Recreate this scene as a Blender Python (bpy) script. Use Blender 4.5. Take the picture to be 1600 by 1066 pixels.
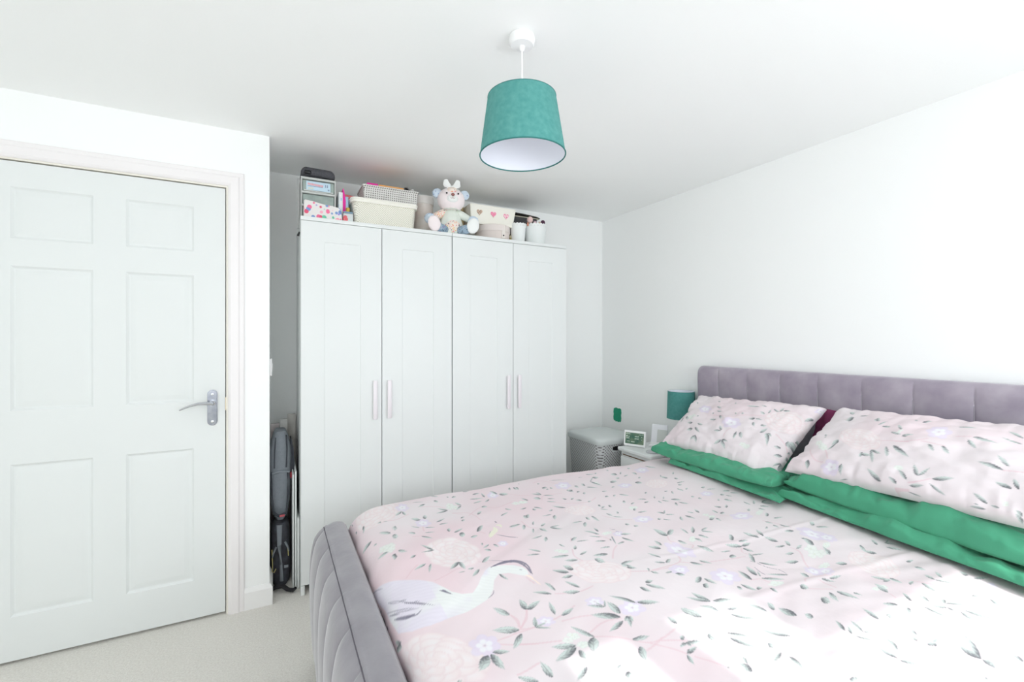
PRINT = {
 'duvet': {'peony': '156 1784 89 5 -6 -118 299 1316 72 -52 -38 -85 645 1030 67 -52 -40 -43 885 1431 53 -28 -30 -38 1424 1543 42 -25 -43 -40 1433 712 9 -60 -77 -25 110 943 82 -97 -27 -67',
  'white': '130 1485 34 -13 -2 -55 445 1696 30 -17 -18 -46 617 1179 28 -16 -13 -18 708 1605 37 -16 -17 -30 826 1207 20 -6 -19 -21 1092 1356 21 -10 -21 -21 1164 1669 22 -7 -17 -21 1071 1071 20 -13 -27 -22 1333 1196 22 -15 -33 -25 1525 1121 24 -12 -33 -21 1353 828 37 -20 -63 -32 1058 777 33 -20 -23 -13 1437 835 18 -11 -31 -15 1274 768 16 -13 -40 -20 1281 635 28 -11 -24 -10 1374 528 15 -7 -24 -8 1258 578 20 -8 -22 -8 406 850 25 -11 -14 -18 415 813 22 -12 -14 -18 687 759 16 -9 -19 -16 713 772 20 -10 -8 -7 706 715 13 -7 -13 -10 772 612 13 -6 -23 -14 1078 445 14 -6 -19 -6 900 514 12 -7 -15 -6',
  'lilac': '284 1580 27 -17 -12 -39 257 1772 25 -20 -13 -47 653 1742 24 -13 -18 -36 469 1303 18 -6 -10 -18 993 1693 41 -13 -33 -46 1521 1730 33 -22 -42 -41 1270 1589 33 -13 -26 -28 1052 1264 39 -15 -25 -24 864 1194 20 -6 -18 -19 978 1034 13 -54 -43 -27 1531 1356 31 -13 -23 -18 1431 1128 42 -22 -45 -30 960 862 31 -30 -44 -27 1482 905 10 -51 -45 -19 1221 767 3 -27 -28 -12 858 943 26 -10 -23 -20 1492 865 8 -30 -34 -14 1558 512 33 -14 -39 -11 1037 570 20 -12 -20 -9 1246 747 15 -16 -29 -14 1657 578 25 -9 -19 -6 214 912 34 -16 -19 -40 540 929 24 -13 -14 -17 609 867 34 -16 -23 -24 386 926 23 -12 -11 -17 863 936 30 -10 -24 -20',
  'stem': ['266 1512 270 1539 287 1577', '444 1589 416 1623 472 1587 479 1500', '294 1257 330 1238 365 1216', '446 1392 433 1421', '219 1490 252 1480', '197 1195 233 1202 269 1214 294 1215', '135 1268 162 1290 178 1302', '316 1742 383 1727 418 1690', '148 1686 200 1663 259 1689', '462 1564 545 1630 592 1591 684 1628', '797 1128 765 1107 728 1070', '648 1167 630 1132 636 1101', '888 1787 941 1791 980 1718', '928 1611 847 1630 811 1593', '621 1440 618 1387 644 1368', '830 1554 881 1514 957 1478 1021 1498', '691 1231 677 1212', '932 1353 959 1302 1007 1276', '781 1218 800 1178 803 1160', '706 1740 766 1684 846 1647', '1018 1119 999 1092 1010 1081', '936 1003 917 980 875 967 786 966', '906 971 961 946 1077 924 1135 919', '1321 885 1311 852 1257 810 1234 783', '1185 963 1159 944 1162 926', '1455 1059 1469 1027 1469 968', '1358 1165 1387 1148', '1131 741 1162 751 1236 725', '1010 817 1038 808 1043 786', '1030 1029 1047 1038 1042 1052', '1103 717 1151 684', '1417 623 1438 576 1497 524 1537 518', '1267 607 1255 579 1311 564', '1177 729 1167 684', '1066 541 1108 511 1087 488', '245 904 284 885 325 867', '248 916 284 919 310 922', '312 929 347 920', '319 937 327 960 319 986', '319 933 349 954 366 982', '367 985 351 961 318 929', '322 980 322 952 317 938', '310 920 350 920 418 924 486 943', '291 884 331 866 379 852', '458 846 506 859 556 851', '422 907 469 902 503 892', '454 830 504 803 549 763 589 757 663 771', '532 743 568 751 594 759', '424 788 448 760 495 742', '470 1004 495 994 540 983 579 984', '583 755 622 739 638 728', '556 756 592 723 607 703', '701 993 777 965 843 958', '441 1106 447 1074', '235 801 259 805 295 814', '810 789 825 771 816 757 772 749 724 752 650 760', '741 766 721 750', '617 689 636 662 651 635', '803 732 804 698 819 630 804 598', '810 630 809 610', '1111 526 1131 509 1091 489 1082 453', '981 484 982 477'],
  'leaf': '53 1809 42 1936 -4 17 93 1740 81 1690 -4 7 55 1761 47 1744 -3 7 95 1591 40 1587 -3 11 108 1548 94 1549 -1 6 125 1452 85 1460 -1 9 139 1419 131 1381 -6 9 152 1425 172 1390 -3 -9 185 1610 178 1570 -7 3 162 1560 130 1609 3 10 172 1547 165 1510 -8 5 234 1509 212 1529 2 8 187 1351 169 1346 0 6 201 1294 163 1283 0 7 214 1286 194 1242 -3 4 244 1729 210 1702 1 11 244 1724 249 1685 -5 -7 349 1762 314 1743 2 10 400 1845 429 1816 -2 -6 395 1784 410 1768 -4 -8 311 1804 354 1787 -1 -3 284 1615 255 1642 4 12 303 1615 313 1656 8 0 329 1561 370 1582 -1 -7 332 1538 368 1536 -1 -5 278 1535 312 1523 -1 -4 260 1546 237 1579 2 4 264 1499 298 1485 -1 -4 245 1479 272 1433 -3 -6 337 1456 350 1488 5 -5 351 1441 392 1459 -1 -7 378 1431 363 1400 -9 5 391 1388 418 1388 -3 -8 428 1418 470 1459 1 -11 247 1356 220 1410 3 6 250 1356 206 1360 1 4 354 1221 395 1247 -1 -9 291 1250 252 1224 0 10 291 1250 293 1203 -7 -5 318 1202 298 1202 1 5 290 1196 262 1196 0 2 330 1189 296 1163 -1 7 374 1150 386 1114 -4 -4 408 1336 401 1319 -3 2 423 1315 396 1301 1 6 412 1276 394 1289 4 6 436 1308 446 1288 -4 -5 492 1557 523 1581 -3 -13 555 1413 602 1422 -2 -5 545 1630 570 1625 -5 -12 616 1703 586 1683 2 9 569 1509 616 1533 -2 -6 621 1569 641 1550 -4 -6 575 1787 612 1789 -3 -8 612 1737 618 1789 6 5 545 1743 603 1731 -3 -6 539 1694 582 1702 -3 -8 676 1744 661 1793 6 8 683 1737 719 1719 -3 -6 550 1843 580 1836 -3 -9 414 1673 383 1707 3 7 414 1667 360 1655 3 10 484 1695 471 1738 5 9 481 1689 444 1652 2 10 751 1779 747 1755 -4 -3 777 1782 783 1751 -6 -7 423 1554 441 1560 -2 -8 414 1527 431 1531 -2 -8 462 1807 470 1800 -3 -6 481 1795 502 1796 -3 -9 155 1677 141 1683 1 7 162 1674 176 1665 -1 -3 682 1737 719 1722 -7 -14 760 1787 749 1756 -4 -1 792 1780 787 1745 -6 -4 886 1707 912 1701 -6 -11 902 1687 893 1673 -5 3 919 1693 925 1676 -6 -7 841 1643 812 1680 4 6 841 1643 837 1682 5 6 845 1632 884 1607 -3 -4 814 1606 791 1633 8 12 839 1593 867 1575 -3 -5 821 1570 852 1545 -3 -4 759 1618 742 1653 5 6 705 1545 673 1540 3 6 721 1524 734 1513 -5 -8 737 1538 764 1513 -4 -5 792 1486 772 1484 4 7 654 1461 682 1486 0 -10 654 1482 653 1456 -8 -7 762 1451 717 1453 2 4 770 1441 746 1405 -7 2 849 1478 811 1522 5 6 643 1396 665 1425 2 -4 666 1378 696 1392 -3 -8 602 1419 549 1405 3 7 613 1409 589 1370 -6 2 627 1369 607 1335 -4 1 648 1359 655 1317 -7 -9 682 1344 716 1310 -5 -6 682 1344 727 1346 -4 -6 619 1296 571 1291 3 5 624 1282 603 1253 -5 4 680 1217 713 1227 -3 -8 923 1541 943 1546 -4 -8 951 1503 933 1522 5 6 907 1549 895 1566 4 5 965 1481 981 1479 -4 -5 968 1633 983 1599 -7 -7 990 1617 963 1625 8 11 1040 1670 1042 1639 -10 -10 1086 1651 1089 1684 10 9 995 1595 1014 1594 -5 -8 1018 1574 1004 1551 -7 0 1151 1694 1211 1743 -1 -5 1200 1737 1231 1727 -10 -12 1151 1694 1168 1618 -7 -7 1084 1635 1118 1598 -7 -8 1243 1660 1281 1653 -14 -16 1357 1735 1331 1755 12 12 1376 1732 1407 1761 2 -4 1329 1689 1313 1699 9 10 1444 1688 1446 1725 10 8 1367 1698 1405 1707 -4 -6 1410 1643 1429 1647 -7 -9 1346 1601 1375 1583 -12 -12 1478 1790 1492 1781 -10 -10 1345 1801 1350 1789 -6 -6 1203 1792 1254 1784 -5 -7 1254 1784 1277 1795 -6 -9 1590 1774 1612 1717 -9 -8 1522 1564 1512 1603 10 8 1509 1594 1535 1621 4 0 1584 1587 1621 1616 1 -4 1547 1546 1554 1529 -9 -7 1182 1581 1211 1592 -6 -8 1091 1541 1122 1542 -6 -7 1065 1492 1081 1484 -6 -7 1101 1480 1124 1490 -5 -8 1146 1492 1179 1465 -7 -7 1294 1484 1274 1462 -10 -2 1103 1425 1103 1409 -11 -8 1113 1388 1140 1395 -4 -6 1085 1347 1089 1335 -11 -8 1080 1318 1128 1314 -4 -5 1209 1398 1175 1419 5 4 1172 1375 1205 1380 -5 -6 1259 1400 1286 1427 6 1 1300 1389 1329 1415 5 0 1248 1371 1247 1349 -7 -4 1276 1376 1303 1361 -6 -5 1382 1459 1406 1460 -5 -5 1418 1450 1401 1424 -7 -2 1333 1379 1368 1371 -8 -7 1318 1343 1298 1314 -8 -4 983 1438 981 1419 -7 -5 979 1413 1001 1418 -3 -6 1019 1418 1023 1400 -7 -6 966 1405 991 1385 -3 -3 960 1363 967 1332 -5 -4 1011 1354 995 1342 1 7 962 1327 993 1306 -3 -3 1179 1274 1154 1293 6 5 1177 1275 1205 1298 3 -2 1175 1267 1213 1255 -5 -4 1107 1244 1121 1239 -7 -7 1128 1236 1150 1218 -5 -4 952 1253 966 1244 -7 -7 973 1231 991 1225 -6 -6 822 1336 776 1344 4 6 859 1364 860 1337 -8 -7 886 1363 888 1317 -8 -7 826 1325 793 1286 -6 3 807 1228 815 1266 7 6 794 1210 764 1257 5 6 788 1192 748 1212 3 3 783 1164 746 1178 3 4 869 1188 916 1184 -6 -6 854 1167 879 1132 -6 -5 827 1186 799 1131 -4 -1 843 1141 804 1134 3 5 770 1128 732 1137 3 4 733 1097 682 1110 5 7 616 1142 562 1161 4 6 651 1132 687 1140 -2 -5 625 1110 587 1125 4 6 692 1201 735 1189 -2 -3 632 1216 638 1193 -4 -3 654 1163 672 1182 3 -5 553 1204 524 1234 3 5 539 1192 496 1203 2 4 581 1073 566 1103 8 7 561 1067 525 1101 5 6 561 1050 525 1054 3 5 676 1092 692 1062 -10 -9 729 1034 775 1030 -5 -6 734 1024 746 992 -5 -4 1023 1122 1020 1185 13 9 1040 1138 1081 1149 -9 -12 949 1082 953 1117 8 5 926 1064 897 1095 7 6 872 1015 856 1056 6 5 867 987 898 1001 -4 -8 860 987 831 1001 4 4 770 965 779 978 3 0 773 964 786 947 -3 -3 807 939 830 936 -3 -3 804 1168 804 1158 -5 -3 782 1214 794 1210 -3 -4 976 1778 1060 1758 -2 -3 902 1771 909 1761 -5 -6 823 1812 822 1801 -4 -5 1134 1762 1156 1759 -3 -3 1510 1499 1557 1494 -5 -5 1501 1485 1518 1477 -6 -6 1488 1433 1506 1435 -5 -6 1463 1459 1469 1424 -6 -4 1565 1411 1588 1406 -8 -7 1573 1388 1619 1377 -4 -3 1644 1325 1618 1345 10 7 1627 1311 1650 1284 -7 -4 1573 1321 1585 1308 -9 -6 1582 1300 1592 1276 -4 -3 1443 1367 1454 1357 -8 -6 1455 1340 1462 1327 -8 -5 1508 1285 1520 1285 -8 -8 1534 1275 1540 1239 -9 -5 1340 1346 1367 1314 -7 -6 1336 1380 1376 1361 -10 -8 1318 1344 1296 1315 -10 -4 1576 1215 1575 1183 -7 -3 1595 1181 1629 1208 8 0 1634 1176 1676 1179 -10 -8 1632 1174 1670 1148 -7 -4 1594 1157 1621 1135 -7 -4 1567 1146 1577 1124 -7 -4 1508 1148 1533 1165 6 -3 1519 1080 1550 1107 15 3 1515 1056 1552 1043 -8 -5 1451 1049 1462 1024 -7 -4 1443 1016 1438 989 -8 -4 1468 1006 1467 967 -7 -3 1466 1216 1492 1234 4 -4 1455 1230 1444 1258 7 4 1390 1198 1402 1236 8 5 1392 1190 1412 1184 -12 -9 1331 1237 1337 1266 10 5 1302 1241 1287 1260 6 4 1244 1234 1254 1192 -8 -6 1214 1233 1190 1198 -11 -5 1288 1160 1322 1163 -14 -13 1319 1156 1311 1126 -9 -5 1024 1124 1022 1183 14 9 1029 1129 1082 1147 -8 -13 1105 1105 1115 1147 7 4 1122 1098 1171 1142 8 -1 1162 1098 1208 1106 -7 -7 1158 1094 1193 1070 -5 -3 1124 1080 1140 1048 -7 -4 1092 1068 1097 1041 -7 -4 949 1081 953 1116 8 4 926 1064 918 1090 7 5 1030 1085 1041 1057 -7 -5 1057 1031 1070 975 -9 -5 1208 1009 1235 1042 15 3 1214 994 1254 986 -6 -4 1199 971 1147 996 11 7 1201 974 1249 972 -8 -7 1189 962 1199 929 -8 -4 1302 979 1293 1033 10 5 1325 977 1352 1022 11 4 1328 930 1324 975 11 5 1399 1015 1396 1005 -12 -5 1318 901 1285 916 6 4 1333 893 1351 921 11 3 1327 871 1362 873 -6 -6 1291 860 1266 872 9 5 1246 821 1208 841 10 6 1452 949 1422 964 9 5 1571 943 1573 961 15 5 1558 931 1586 902 -9 -4 1412 903 1424 882 -7 -3 1403 859 1415 898 18 6 1382 801 1400 823 16 4 1085 937 1110 929 -11 -8 1126 962 1086 969 5 4 1162 918 1218 906 -5 -3 1122 878 1175 934 12 3 1130 873 1171 837 -6 -3 1133 788 1079 821 6 3 1044 809 1101 777 -7 -4 1053 818 1074 841 5 1 1048 825 1074 876 12 4 1013 818 1028 870 10 4 861 986 900 1001 -5 -8 859 987 830 1001 5 4 936 961 960 933 -7 -5 976 960 993 927 -6 -4 890 886 848 873 5 10 891 878 897 842 -7 -4 863 859 862 840 -12 -5 827 936 811 940 3 3 831 926 852 911 -6 -4 944 814 945 800 -7 -3 964 817 975 777 -7 -3 982 785 998 778 -7 -5 1014 768 1011 745 -7 -2 1174 754 1177 780 10 4 1094 735 1105 718 -15 -6 1188 729 1202 710 -6 -2 724 908 744 882 -5 -3 776 957 787 947 -5 -4 1538 792 1503 758 -11 -2 1523 741 1507 767 11 4 1600 768 1617 794 10 2 1641 767 1657 743 -7 -2 1635 761 1678 771 -1 -3 1608 749 1622 711 -10 -3 1352 742 1328 762 14 6 1210 720 1254 709 -7 -4 1189 729 1205 702 -6 -2 1374 798 1418 840 10 2 1534 671 1564 663 -7 -3 1509 644 1509 617 -7 -2 1364 648 1335 679 9 3 1339 650 1371 645 -12 -5 1379 651 1375 620 -10 -3 1274 613 1292 650 14 3 1387 612 1415 611 -10 -5 1423 597 1402 558 -8 -1 1500 581 1525 603 10 1 1468 585 1480 613 8 2 1466 585 1496 551 -5 -1 1592 555 1598 575 16 4 1586 542 1636 526 -10 -3 1673 471 1656 506 14 3 1278 567 1309 597 10 2 1323 548 1331 571 12 3 1350 525 1361 538 12 2 1347 525 1395 498 -6 -2 1457 510 1476 500 -6 -2 1483 483 1472 460 -9 -1 1125 680 1093 643 -11 -2 1080 676 1073 651 -17 -5 1146 673 1152 623 -10 -4 1175 648 1184 632 -6 -2 1219 573 1189 592 9 3 1227 556 1183 536 -11 1 1326 515 1300 539 8 2 1326 515 1330 497 -5 -1 1274 541 1274 496 -7 -2 1335 494 1320 457 -10 -1 1356 492 1387 444 -10 -2 1094 560 1111 600 10 2 1142 560 1122 545 -7 0 1129 560 1145 559 -5 -3 987 580 1007 609 6 0 988 567 1006 583 5 -1 1014 558 1031 589 6 1 1014 558 1033 542 -4 -1 987 559 1003 531 -4 -1 1117 499 1122 518 8 1 1089 488 1097 503 7 1 1218 453 1207 439 -5 -1 1031 520 1026 512 -4 -1 47 1079 35 1113 8 -4 47 1080 25 1078 -6 11 207 878 170 842 -5 12 213 880 219 825 -10 -6 220 885 258 872 -3 -7 319 985 293 1028 7 7 367 983 371 1027 10 4 367 983 409 994 -2 -9 313 928 254 955 6 11 312 914 267 876 -3 8 232 796 265 774 -3 -4 354 918 368 951 6 -1 126 852 133 846 -1 -4 553 1067 527 1103 5 6 580 1073 566 1104 8 8 560 1049 525 1055 4 6 477 1015 472 1063 6 4 459 1008 418 1040 4 5 534 983 489 1001 5 6 546 997 523 1039 5 4 728 1034 732 1012 -9 -7 726 1010 750 992 -5 -5 777 970 778 981 5 3 774 962 788 944 -4 -3 832 937 808 938 4 4 834 921 853 910 -7 -5 717 929 742 924 -5 -6 712 920 743 882 -6 -4 686 919 701 891 -6 -4 366 983 372 1029 9 3 367 983 417 997 -1 -8 422 937 435 985 7 1 434 927 479 937 -2 -8 352 920 372 953 4 -2 352 920 386 921 -1 -4 351 920 385 898 -2 -3 549 901 513 927 4 4 549 901 539 927 2 2 550 900 566 922 3 -1 566 863 567 914 11 4 557 854 499 896 8 8 632 876 587 931 5 4 635 878 688 851 -6 -6 578 848 556 816 -6 1 578 848 556 839 0 5 579 848 576 829 -7 -2 554 841 496 826 1 7 455 829 427 885 6 4 452 829 421 790 -11 6 401 826 346 844 5 8 397 820 329 804 2 11 397 810 392 779 -8 -2 526 783 574 775 -5 -6 526 760 505 720 -11 -1 666 778 663 805 7 3 644 745 630 733 -5 2 637 724 610 724 2 3 635 725 648 724 -2 -3 626 709 606 700 -2 3 606 700 596 682 -5 0 299 769 299 816 9 3 266 771 232 796 5 6 379 760 335 738 -1 6 447 734 431 729 0 3 447 712 433 698 -6 3 725 786 720 813 10 5 810 796 797 846 8 4 810 796 768 837 6 4 819 795 872 780 -9 -7 797 764 768 797 7 4 739 767 717 811 10 6 826 760 868 754 -5 -4 818 745 860 707 -7 -4 915 716 893 760 7 3 941 712 950 736 10 2 959 670 956 713 12 4 983 645 980 663 10 3 743 702 781 669 -5 -3 733 689 761 638 -7 -3 874 637 822 686 7 3 700 721 698 699 -10 -3 800 644 813 632 -12 -5 801 615 751 603 2 5 799 596 780 554 -8 -2 683 604 682 633 10 3 694 622 707 642 5 0 649 636 656 634 -2 -2 631 738 645 743 0 -5 637 724 669 712 -5 -4 632 725 609 723 2 4 634 724 636 713 -4 -1 609 703 647 707 -2 -5 605 700 596 674 -6 -1 1010 492 1032 521 8 1 983 484 979 517 7 1 981 478 1008 451 -8 -2 1094 474 1150 473 -9 -5 1114 465 1109 478 12 2 1148 407 1221 453 17 0 1150 410 1168 451 15 2 1148 404 1166 372 -18 -3 1240 363 1241 386 9 1 1083 385 1079 371 -8 -1 822 497 845 491 -7 -4',
  'bird': ['9 498 1426 493 1403 464 1377 451 1360', '6 512 1437 526 1437 523 1417'],
  'ink': ['2 482 1370 510 1340 538 1327', '3 527 1475 527 1461', '1 472 1401 453 1372 455 1358', '1 869 1241 872 1230 882 1230', '1 872 1218 877 1205', '1 821 1179 804 1144', '1 1118 890 1126 850 1147 820 1131 788', '1 1092 862 1077 833 1075 819', '5 366 1185 392 1191 421 1193 450 1185 463 1158 464 1119', '4 375 1189 419 1197 456 1187 472 1157 465 1114', '1 380 1224 414 1202 449 1190', '1 57 1248 89 1208 115 1163 138 1136 162 1100', '2 102 1180 128 1147 146 1119', '1 57 1248 64 1233 87 1202', '1 87 1202 102 1193 111 1183', '1 121 1156 130 1153 136 1145', '5 58 1166 92 1128 114 1113', '2 92 1128 116 1108 131 1111', '1 36 1227 79 1178 118 1137', '1 66 1184 99 1148 128 1125', '2 45 1202 78 1163', '4 13 1201 21 1179', '3 193 1146 203 1135 215 1117', '3 200 1145 207 1130', '1 326 1088 317 1075 298 1065', '1 8 1376 37 1347 64 1312', '1 2 1282 17 1272', '1 439 1145 446 1139'],
  'heron': '8 1381 40 1352 63 1334 84 1314 105 1294 131 1265 155 1237 175 1212 191 1190 205 1160 220 1126 240 1108 269 1102 283 1114 299 1129 319 1154 341 1176 360 1189 385 1187 411 1182 438 1171 455 1151 460 1131 455 1116 442 1112 423 1124 402 1142 373 1148 349 1128 327 1091 306 1067 287 1057 270 1051 246 1043 224 1038 185 1038 159 1038 133 1044 91 1070 51 1115',
  'beak': ['2 445 1114 454 1096 457 1056', '2 443 1117 454 1108 456 1092']},
 'pillow_left': {'peony': '647 282 88 14 34 -66 740 282 13 36 9 -24',
  'lilac': '412 190 56 14 22 -36 168 267 53 6 28 -36 736 392 18 16 4 -15',
  'white': '118 196 40 2 19 -27 554 88 37 9 15 -24',
  'stem': ['412 100 413 130 428 155', '657 197 717 168 739 142', '261 227 382 228 465 263 553 286'],
  'leaf': '150 154 106 149 -5 7 195 151 239 148 4 -7 190 109 145 98 -8 9 198 123 254 93 -4 -6 232 73 265 31 -8 -3 235 69 215 42 -10 4 300 197 252 193 -5 6 306 229 337 200 -9 -2 385 133 353 161 5 5 384 129 339 119 -4 6 466 151 471 105 -7 1 489 154 508 123 -9 -3 402 84 372 55 -9 6 406 84 455 43 -8 -5 410 85 455 84 1 -6 76 194 95 170 -14 0 44 189 48 150 -8 3 157 206 167 196 -5 -4 252 244 248 234 -6 3 385 265 398 257 0 -6 424 268 438 261 1 -7 536 297 509 305 -1 8 548 308 546 336 5 -3 552 344 590 331 2 -6 587 336 593 366 7 -5 600 345 632 354 4 -6 483 338 407 333 -4 6 519 227 536 204 -5 -4 516 253 483 240 -6 7 521 250 555 252 2 -5 561 220 591 225 3 -6 584 179 603 215 7 -6 621 188 626 159 -10 1 624 189 654 124 -7 -3 624 189 647 177 -2 -5 739 343 721 312 -4 6 710 143 679 139 0 6 724 118 693 100 -4 7 718 187 736 163 -4 -11 749 180 725 187 1 16 738 208 742 226 0 -6 740 150 736 141 0 5 740 117 736 125 2 6 737 86 739 52 -4 -7 737 87 712 56 -3 3 237 295 274 287 3 -7 267 260 305 258 3 -5 516 346 489 348 -2 4 74 312 56 324 2 5 27 239 50 249 25 -16 322 349 337 342 5 -9 212 345 229 345 6 -7'},
 'pillow_right': {'peony': '224 206 84 -11 22 -62',
  'white': '95 148 35 2 18 -36 345 266 13 2 6 -14 685 34 13 4 1 -11 411 82 19 9 9 -25',
  'lilac': '190 36 44 5 12 -33 454 295 35 12 17 -42',
  'stem': ['51 123 108 64 148 52', '124 125 161 71', '308 202 340 211 397 211', '382 246 361 242', '356 208 412 221 442 244', '430 224 466 224 494 223', '507 285 547 294', '662 150 684 156 705 160', '451 27 478 38 505 62', '413 2 450 8'],
  'leaf': '127 353 107 326 -11 15 87 392 114 389 9 -14 146 367 183 371 2 -4 239 321 233 353 10 -8 221 340 237 321 0 -7 256 296 275 329 3 -4 272 292 302 292 2 -6 347 279 322 306 1 6 314 262 355 250 2 -6 361 242 381 249 3 -6 152 182 134 155 -9 9 149 161 132 127 -4 3 70 223 86 205 -2 -4 88 201 84 195 -3 4 90 54 100 12 -9 -1 225 54 235 10 -8 -1 266 131 268 103 -7 5 266 122 300 119 3 -9 290 149 324 80 -6 -2 292 149 332 131 1 -7 336 173 357 119 -6 -2 357 182 400 150 -1 -10 371 10 314 55 4 7 419 13 393 29 3 5 446 34 410 71 2 7 258 4 228 1 1 1 346 278 323 303 1 5 336 255 355 250 1 -4 360 246 396 255 2 -5 345 370 363 358 3 -7 381 353 398 377 4 -8 490 350 503 344 3 -6 493 351 538 351 3 -8 368 177 418 137 -2 -9 453 215 480 184 -2 -7 489 220 518 192 -1 -8 543 274 575 237 -2 -8 550 292 619 280 2 -7 656 339 609 370 -1 7 664 306 609 322 -1 5 467 61 442 112 5 4 468 62 489 113 4 -5 445 34 411 68 2 5 453 19 494 29 0 -5 507 62 562 83 2 -8 505 41 551 15 -1 -5 449 5 486 2 -2 -1 662 152 597 172 0 8 672 173 633 217 1 8 691 90 652 99 1 7 706 93 690 126 4 6 646 24 610 47 2 6 642 9 605 5 1 3 618 13 629 13 0 -2 673 17 653 22 1 3 719 12 707 23 3 6 717 1 707 12 4 3'}}
import bpy, bmesh, math, random
import numpy as np
from mathutils import Vector, Matrix
R = math.radians
random.seed(7)
for o in list(bpy.data.objects):
    bpy.data.objects.remove(o)
SC = bpy.context.scene
COL = SC.collection

# ------------------------------------------------------------------ camera, world, lights, exposure
cam_d = bpy.data.cameras.new('camera'); cam = bpy.data.objects.new('camera', cam_d); COL.objects.link(cam)
cam_d.sensor_width = 36; cam_d.lens = 711 / 1600 * 36; cam_d.clip_start = 0.02
cam_d.shift_y = -0.00125
cam.location = (0, 0, 1.28); cam.rotation_euler = (R(90), 0, -R(27.6))
SC.camera = cam

W = bpy.data.worlds.new('World'); SC.world = W; W.use_nodes = True
W.node_tree.nodes['Background'].inputs[0].default_value = (0.80, 0.90, 1.0, 1)
W.node_tree.nodes['Background'].inputs[1].default_value = 1.6

def light(name, kind, loc, rot, energy, color=(1, 1, 1), size=None, size_y=None, angle=None):
    d = bpy.data.lights.new(name, kind); o = bpy.data.objects.new(name, d); COL.objects.link(o)
    o.location = loc; o.rotation_euler = rot; d.energy = energy; d.color = color
    if size: d.shape = 'RECTANGLE'; d.size = size; d.size_y = size_y
    if angle: d.angle = angle
    return o
light('sun', 'SUN', (0, -6, 6), (R(48.5), 0, 0), 2.4, (1, 0.985, 0.96), angle=R(0.8))
light('window_daylight', 'AREA', (1.28, -0.86, 1.47), (R(90), 0, 0), 25.5, (0.945, 0.98, 1.0), 1.56, 1.2)
light('added_window_fill', 'AREA', (-0.72, -0.86, 1.47), (R(90), 0, 0), 15.5, (0.96, 0.985, 1.0), 1.2, 1.2)  # fill for an unseen second window, added to brighten alcove and door

SC.view_settings.view_transform = 'Standard'; SC.view_settings.look = 'None'
SC.view_settings.gamma = 1; SC.view_settings.use_curve_mapping = False
SC.view_settings.exposure = 0.25
SC.cycles.max_bounces = 14; SC.cycles.diffuse_bounces = 10; SC.cycles.glossy_bounces = 4
SC.cycles.transmission_bounces = 6; SC.cycles.transparent_max_bounces = 8
SC.cycles.use_denoising = True
SC.cycles.sample_clamp_indirect = 8
SC.cycles.caustics_reflective = False; SC.cycles.caustics_refractive = False

# ------------------------------------------------------------------ materials
def lin(c):
    return tuple(((v / 255) / 12.92 if v / 255 <= .04045 else ((v / 255 + .055) / 1.055) ** 2.4) for v in c)
MATS = {}
def mat(name, rgb, rough=.6, metal=0, noise=None, bump=None, sheen=0, rgb2=None, trans=0, coat=0, emit=None, spec=None, alpha=None):
    """rgb in 0-255. noise=(scale, amount): mottling towards rgb2; bump=(scale, strength)"""
    if name in MATS: return MATS[name]
    m = bpy.data.materials.new(name); m.use_nodes = True; MATS[name] = m
    nt = m.node_tree; b = nt.nodes['Principled BSDF']; L = nt.links
    c = lin(rgb) + (1,)
    b.inputs['Base Color'].default_value = c
    b.inputs['Roughness'].default_value = rough; b.inputs['Metallic'].default_value = metal
    if spec is not None: b.inputs['Specular IOR Level'].default_value = spec
    if sheen: b.inputs['Sheen Weight'].default_value = sheen; b.inputs['Sheen Roughness'].default_value = .4
    if trans: b.inputs['Transmission Weight'].default_value = trans
    if coat: b.inputs['Coat Weight'].default_value = coat
    if alpha is not None: b.inputs['Alpha'].default_value = alpha
    if emit: b.inputs['Emission Color'].default_value = c; b.inputs['Emission Strength'].default_value = emit
    tc = nt.nodes.new('ShaderNodeTexCoord')
    if noise or rgb2:
        sc, am = noise or (8, .5)
        n = nt.nodes.new('ShaderNodeTexNoise'); n.inputs['Scale'].default_value = sc; n.inputs['Detail'].default_value = 4
        L.new(tc.outputs['Object'], n.inputs['Vector'])
        mx = nt.nodes.new('ShaderNodeMix'); mx.data_type = 'RGBA'
        r = nt.nodes.new('ShaderNodeMapRange'); r.inputs[1].default_value = .3; r.inputs[2].default_value = .7; r.inputs[4].default_value = am
        L.new(n.outputs[0], r.inputs[0]); L.new(r.outputs[0], mx.inputs[0])
        mx.inputs[6].default_value = c; mx.inputs[7].default_value = lin(rgb2 or tuple(v * .85 for v in rgb)) + (1,)
        L.new(mx.outputs[2], b.inputs['Base Color'])
    if bump:
        n = nt.nodes.new('ShaderNodeTexNoise'); n.inputs['Scale'].default_value = bump[0]; n.inputs['Detail'].default_value = 3
        L.new(tc.outputs['Object'], n.inputs['Vector'])
        bp = nt.nodes.new('ShaderNodeBump'); bp.inputs['Strength'].default_value = bump[1]; bp.inputs['Distance'].default_value = .004
        L.new(n.outputs[0], bp.inputs['Height']); L.new(bp.outputs[0], b.inputs['Normal'])
    return m

def node_mat(name, rough=.6, sheen=0):
    m = bpy.data.materials.new(name); m.use_nodes = True; MATS[name] = m
    b = m.node_tree.nodes['Principled BSDF']; b.inputs['Roughness'].default_value = rough
    if sheen: b.inputs['Sheen Weight'].default_value = sheen
    return m, m.node_tree, b

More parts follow.
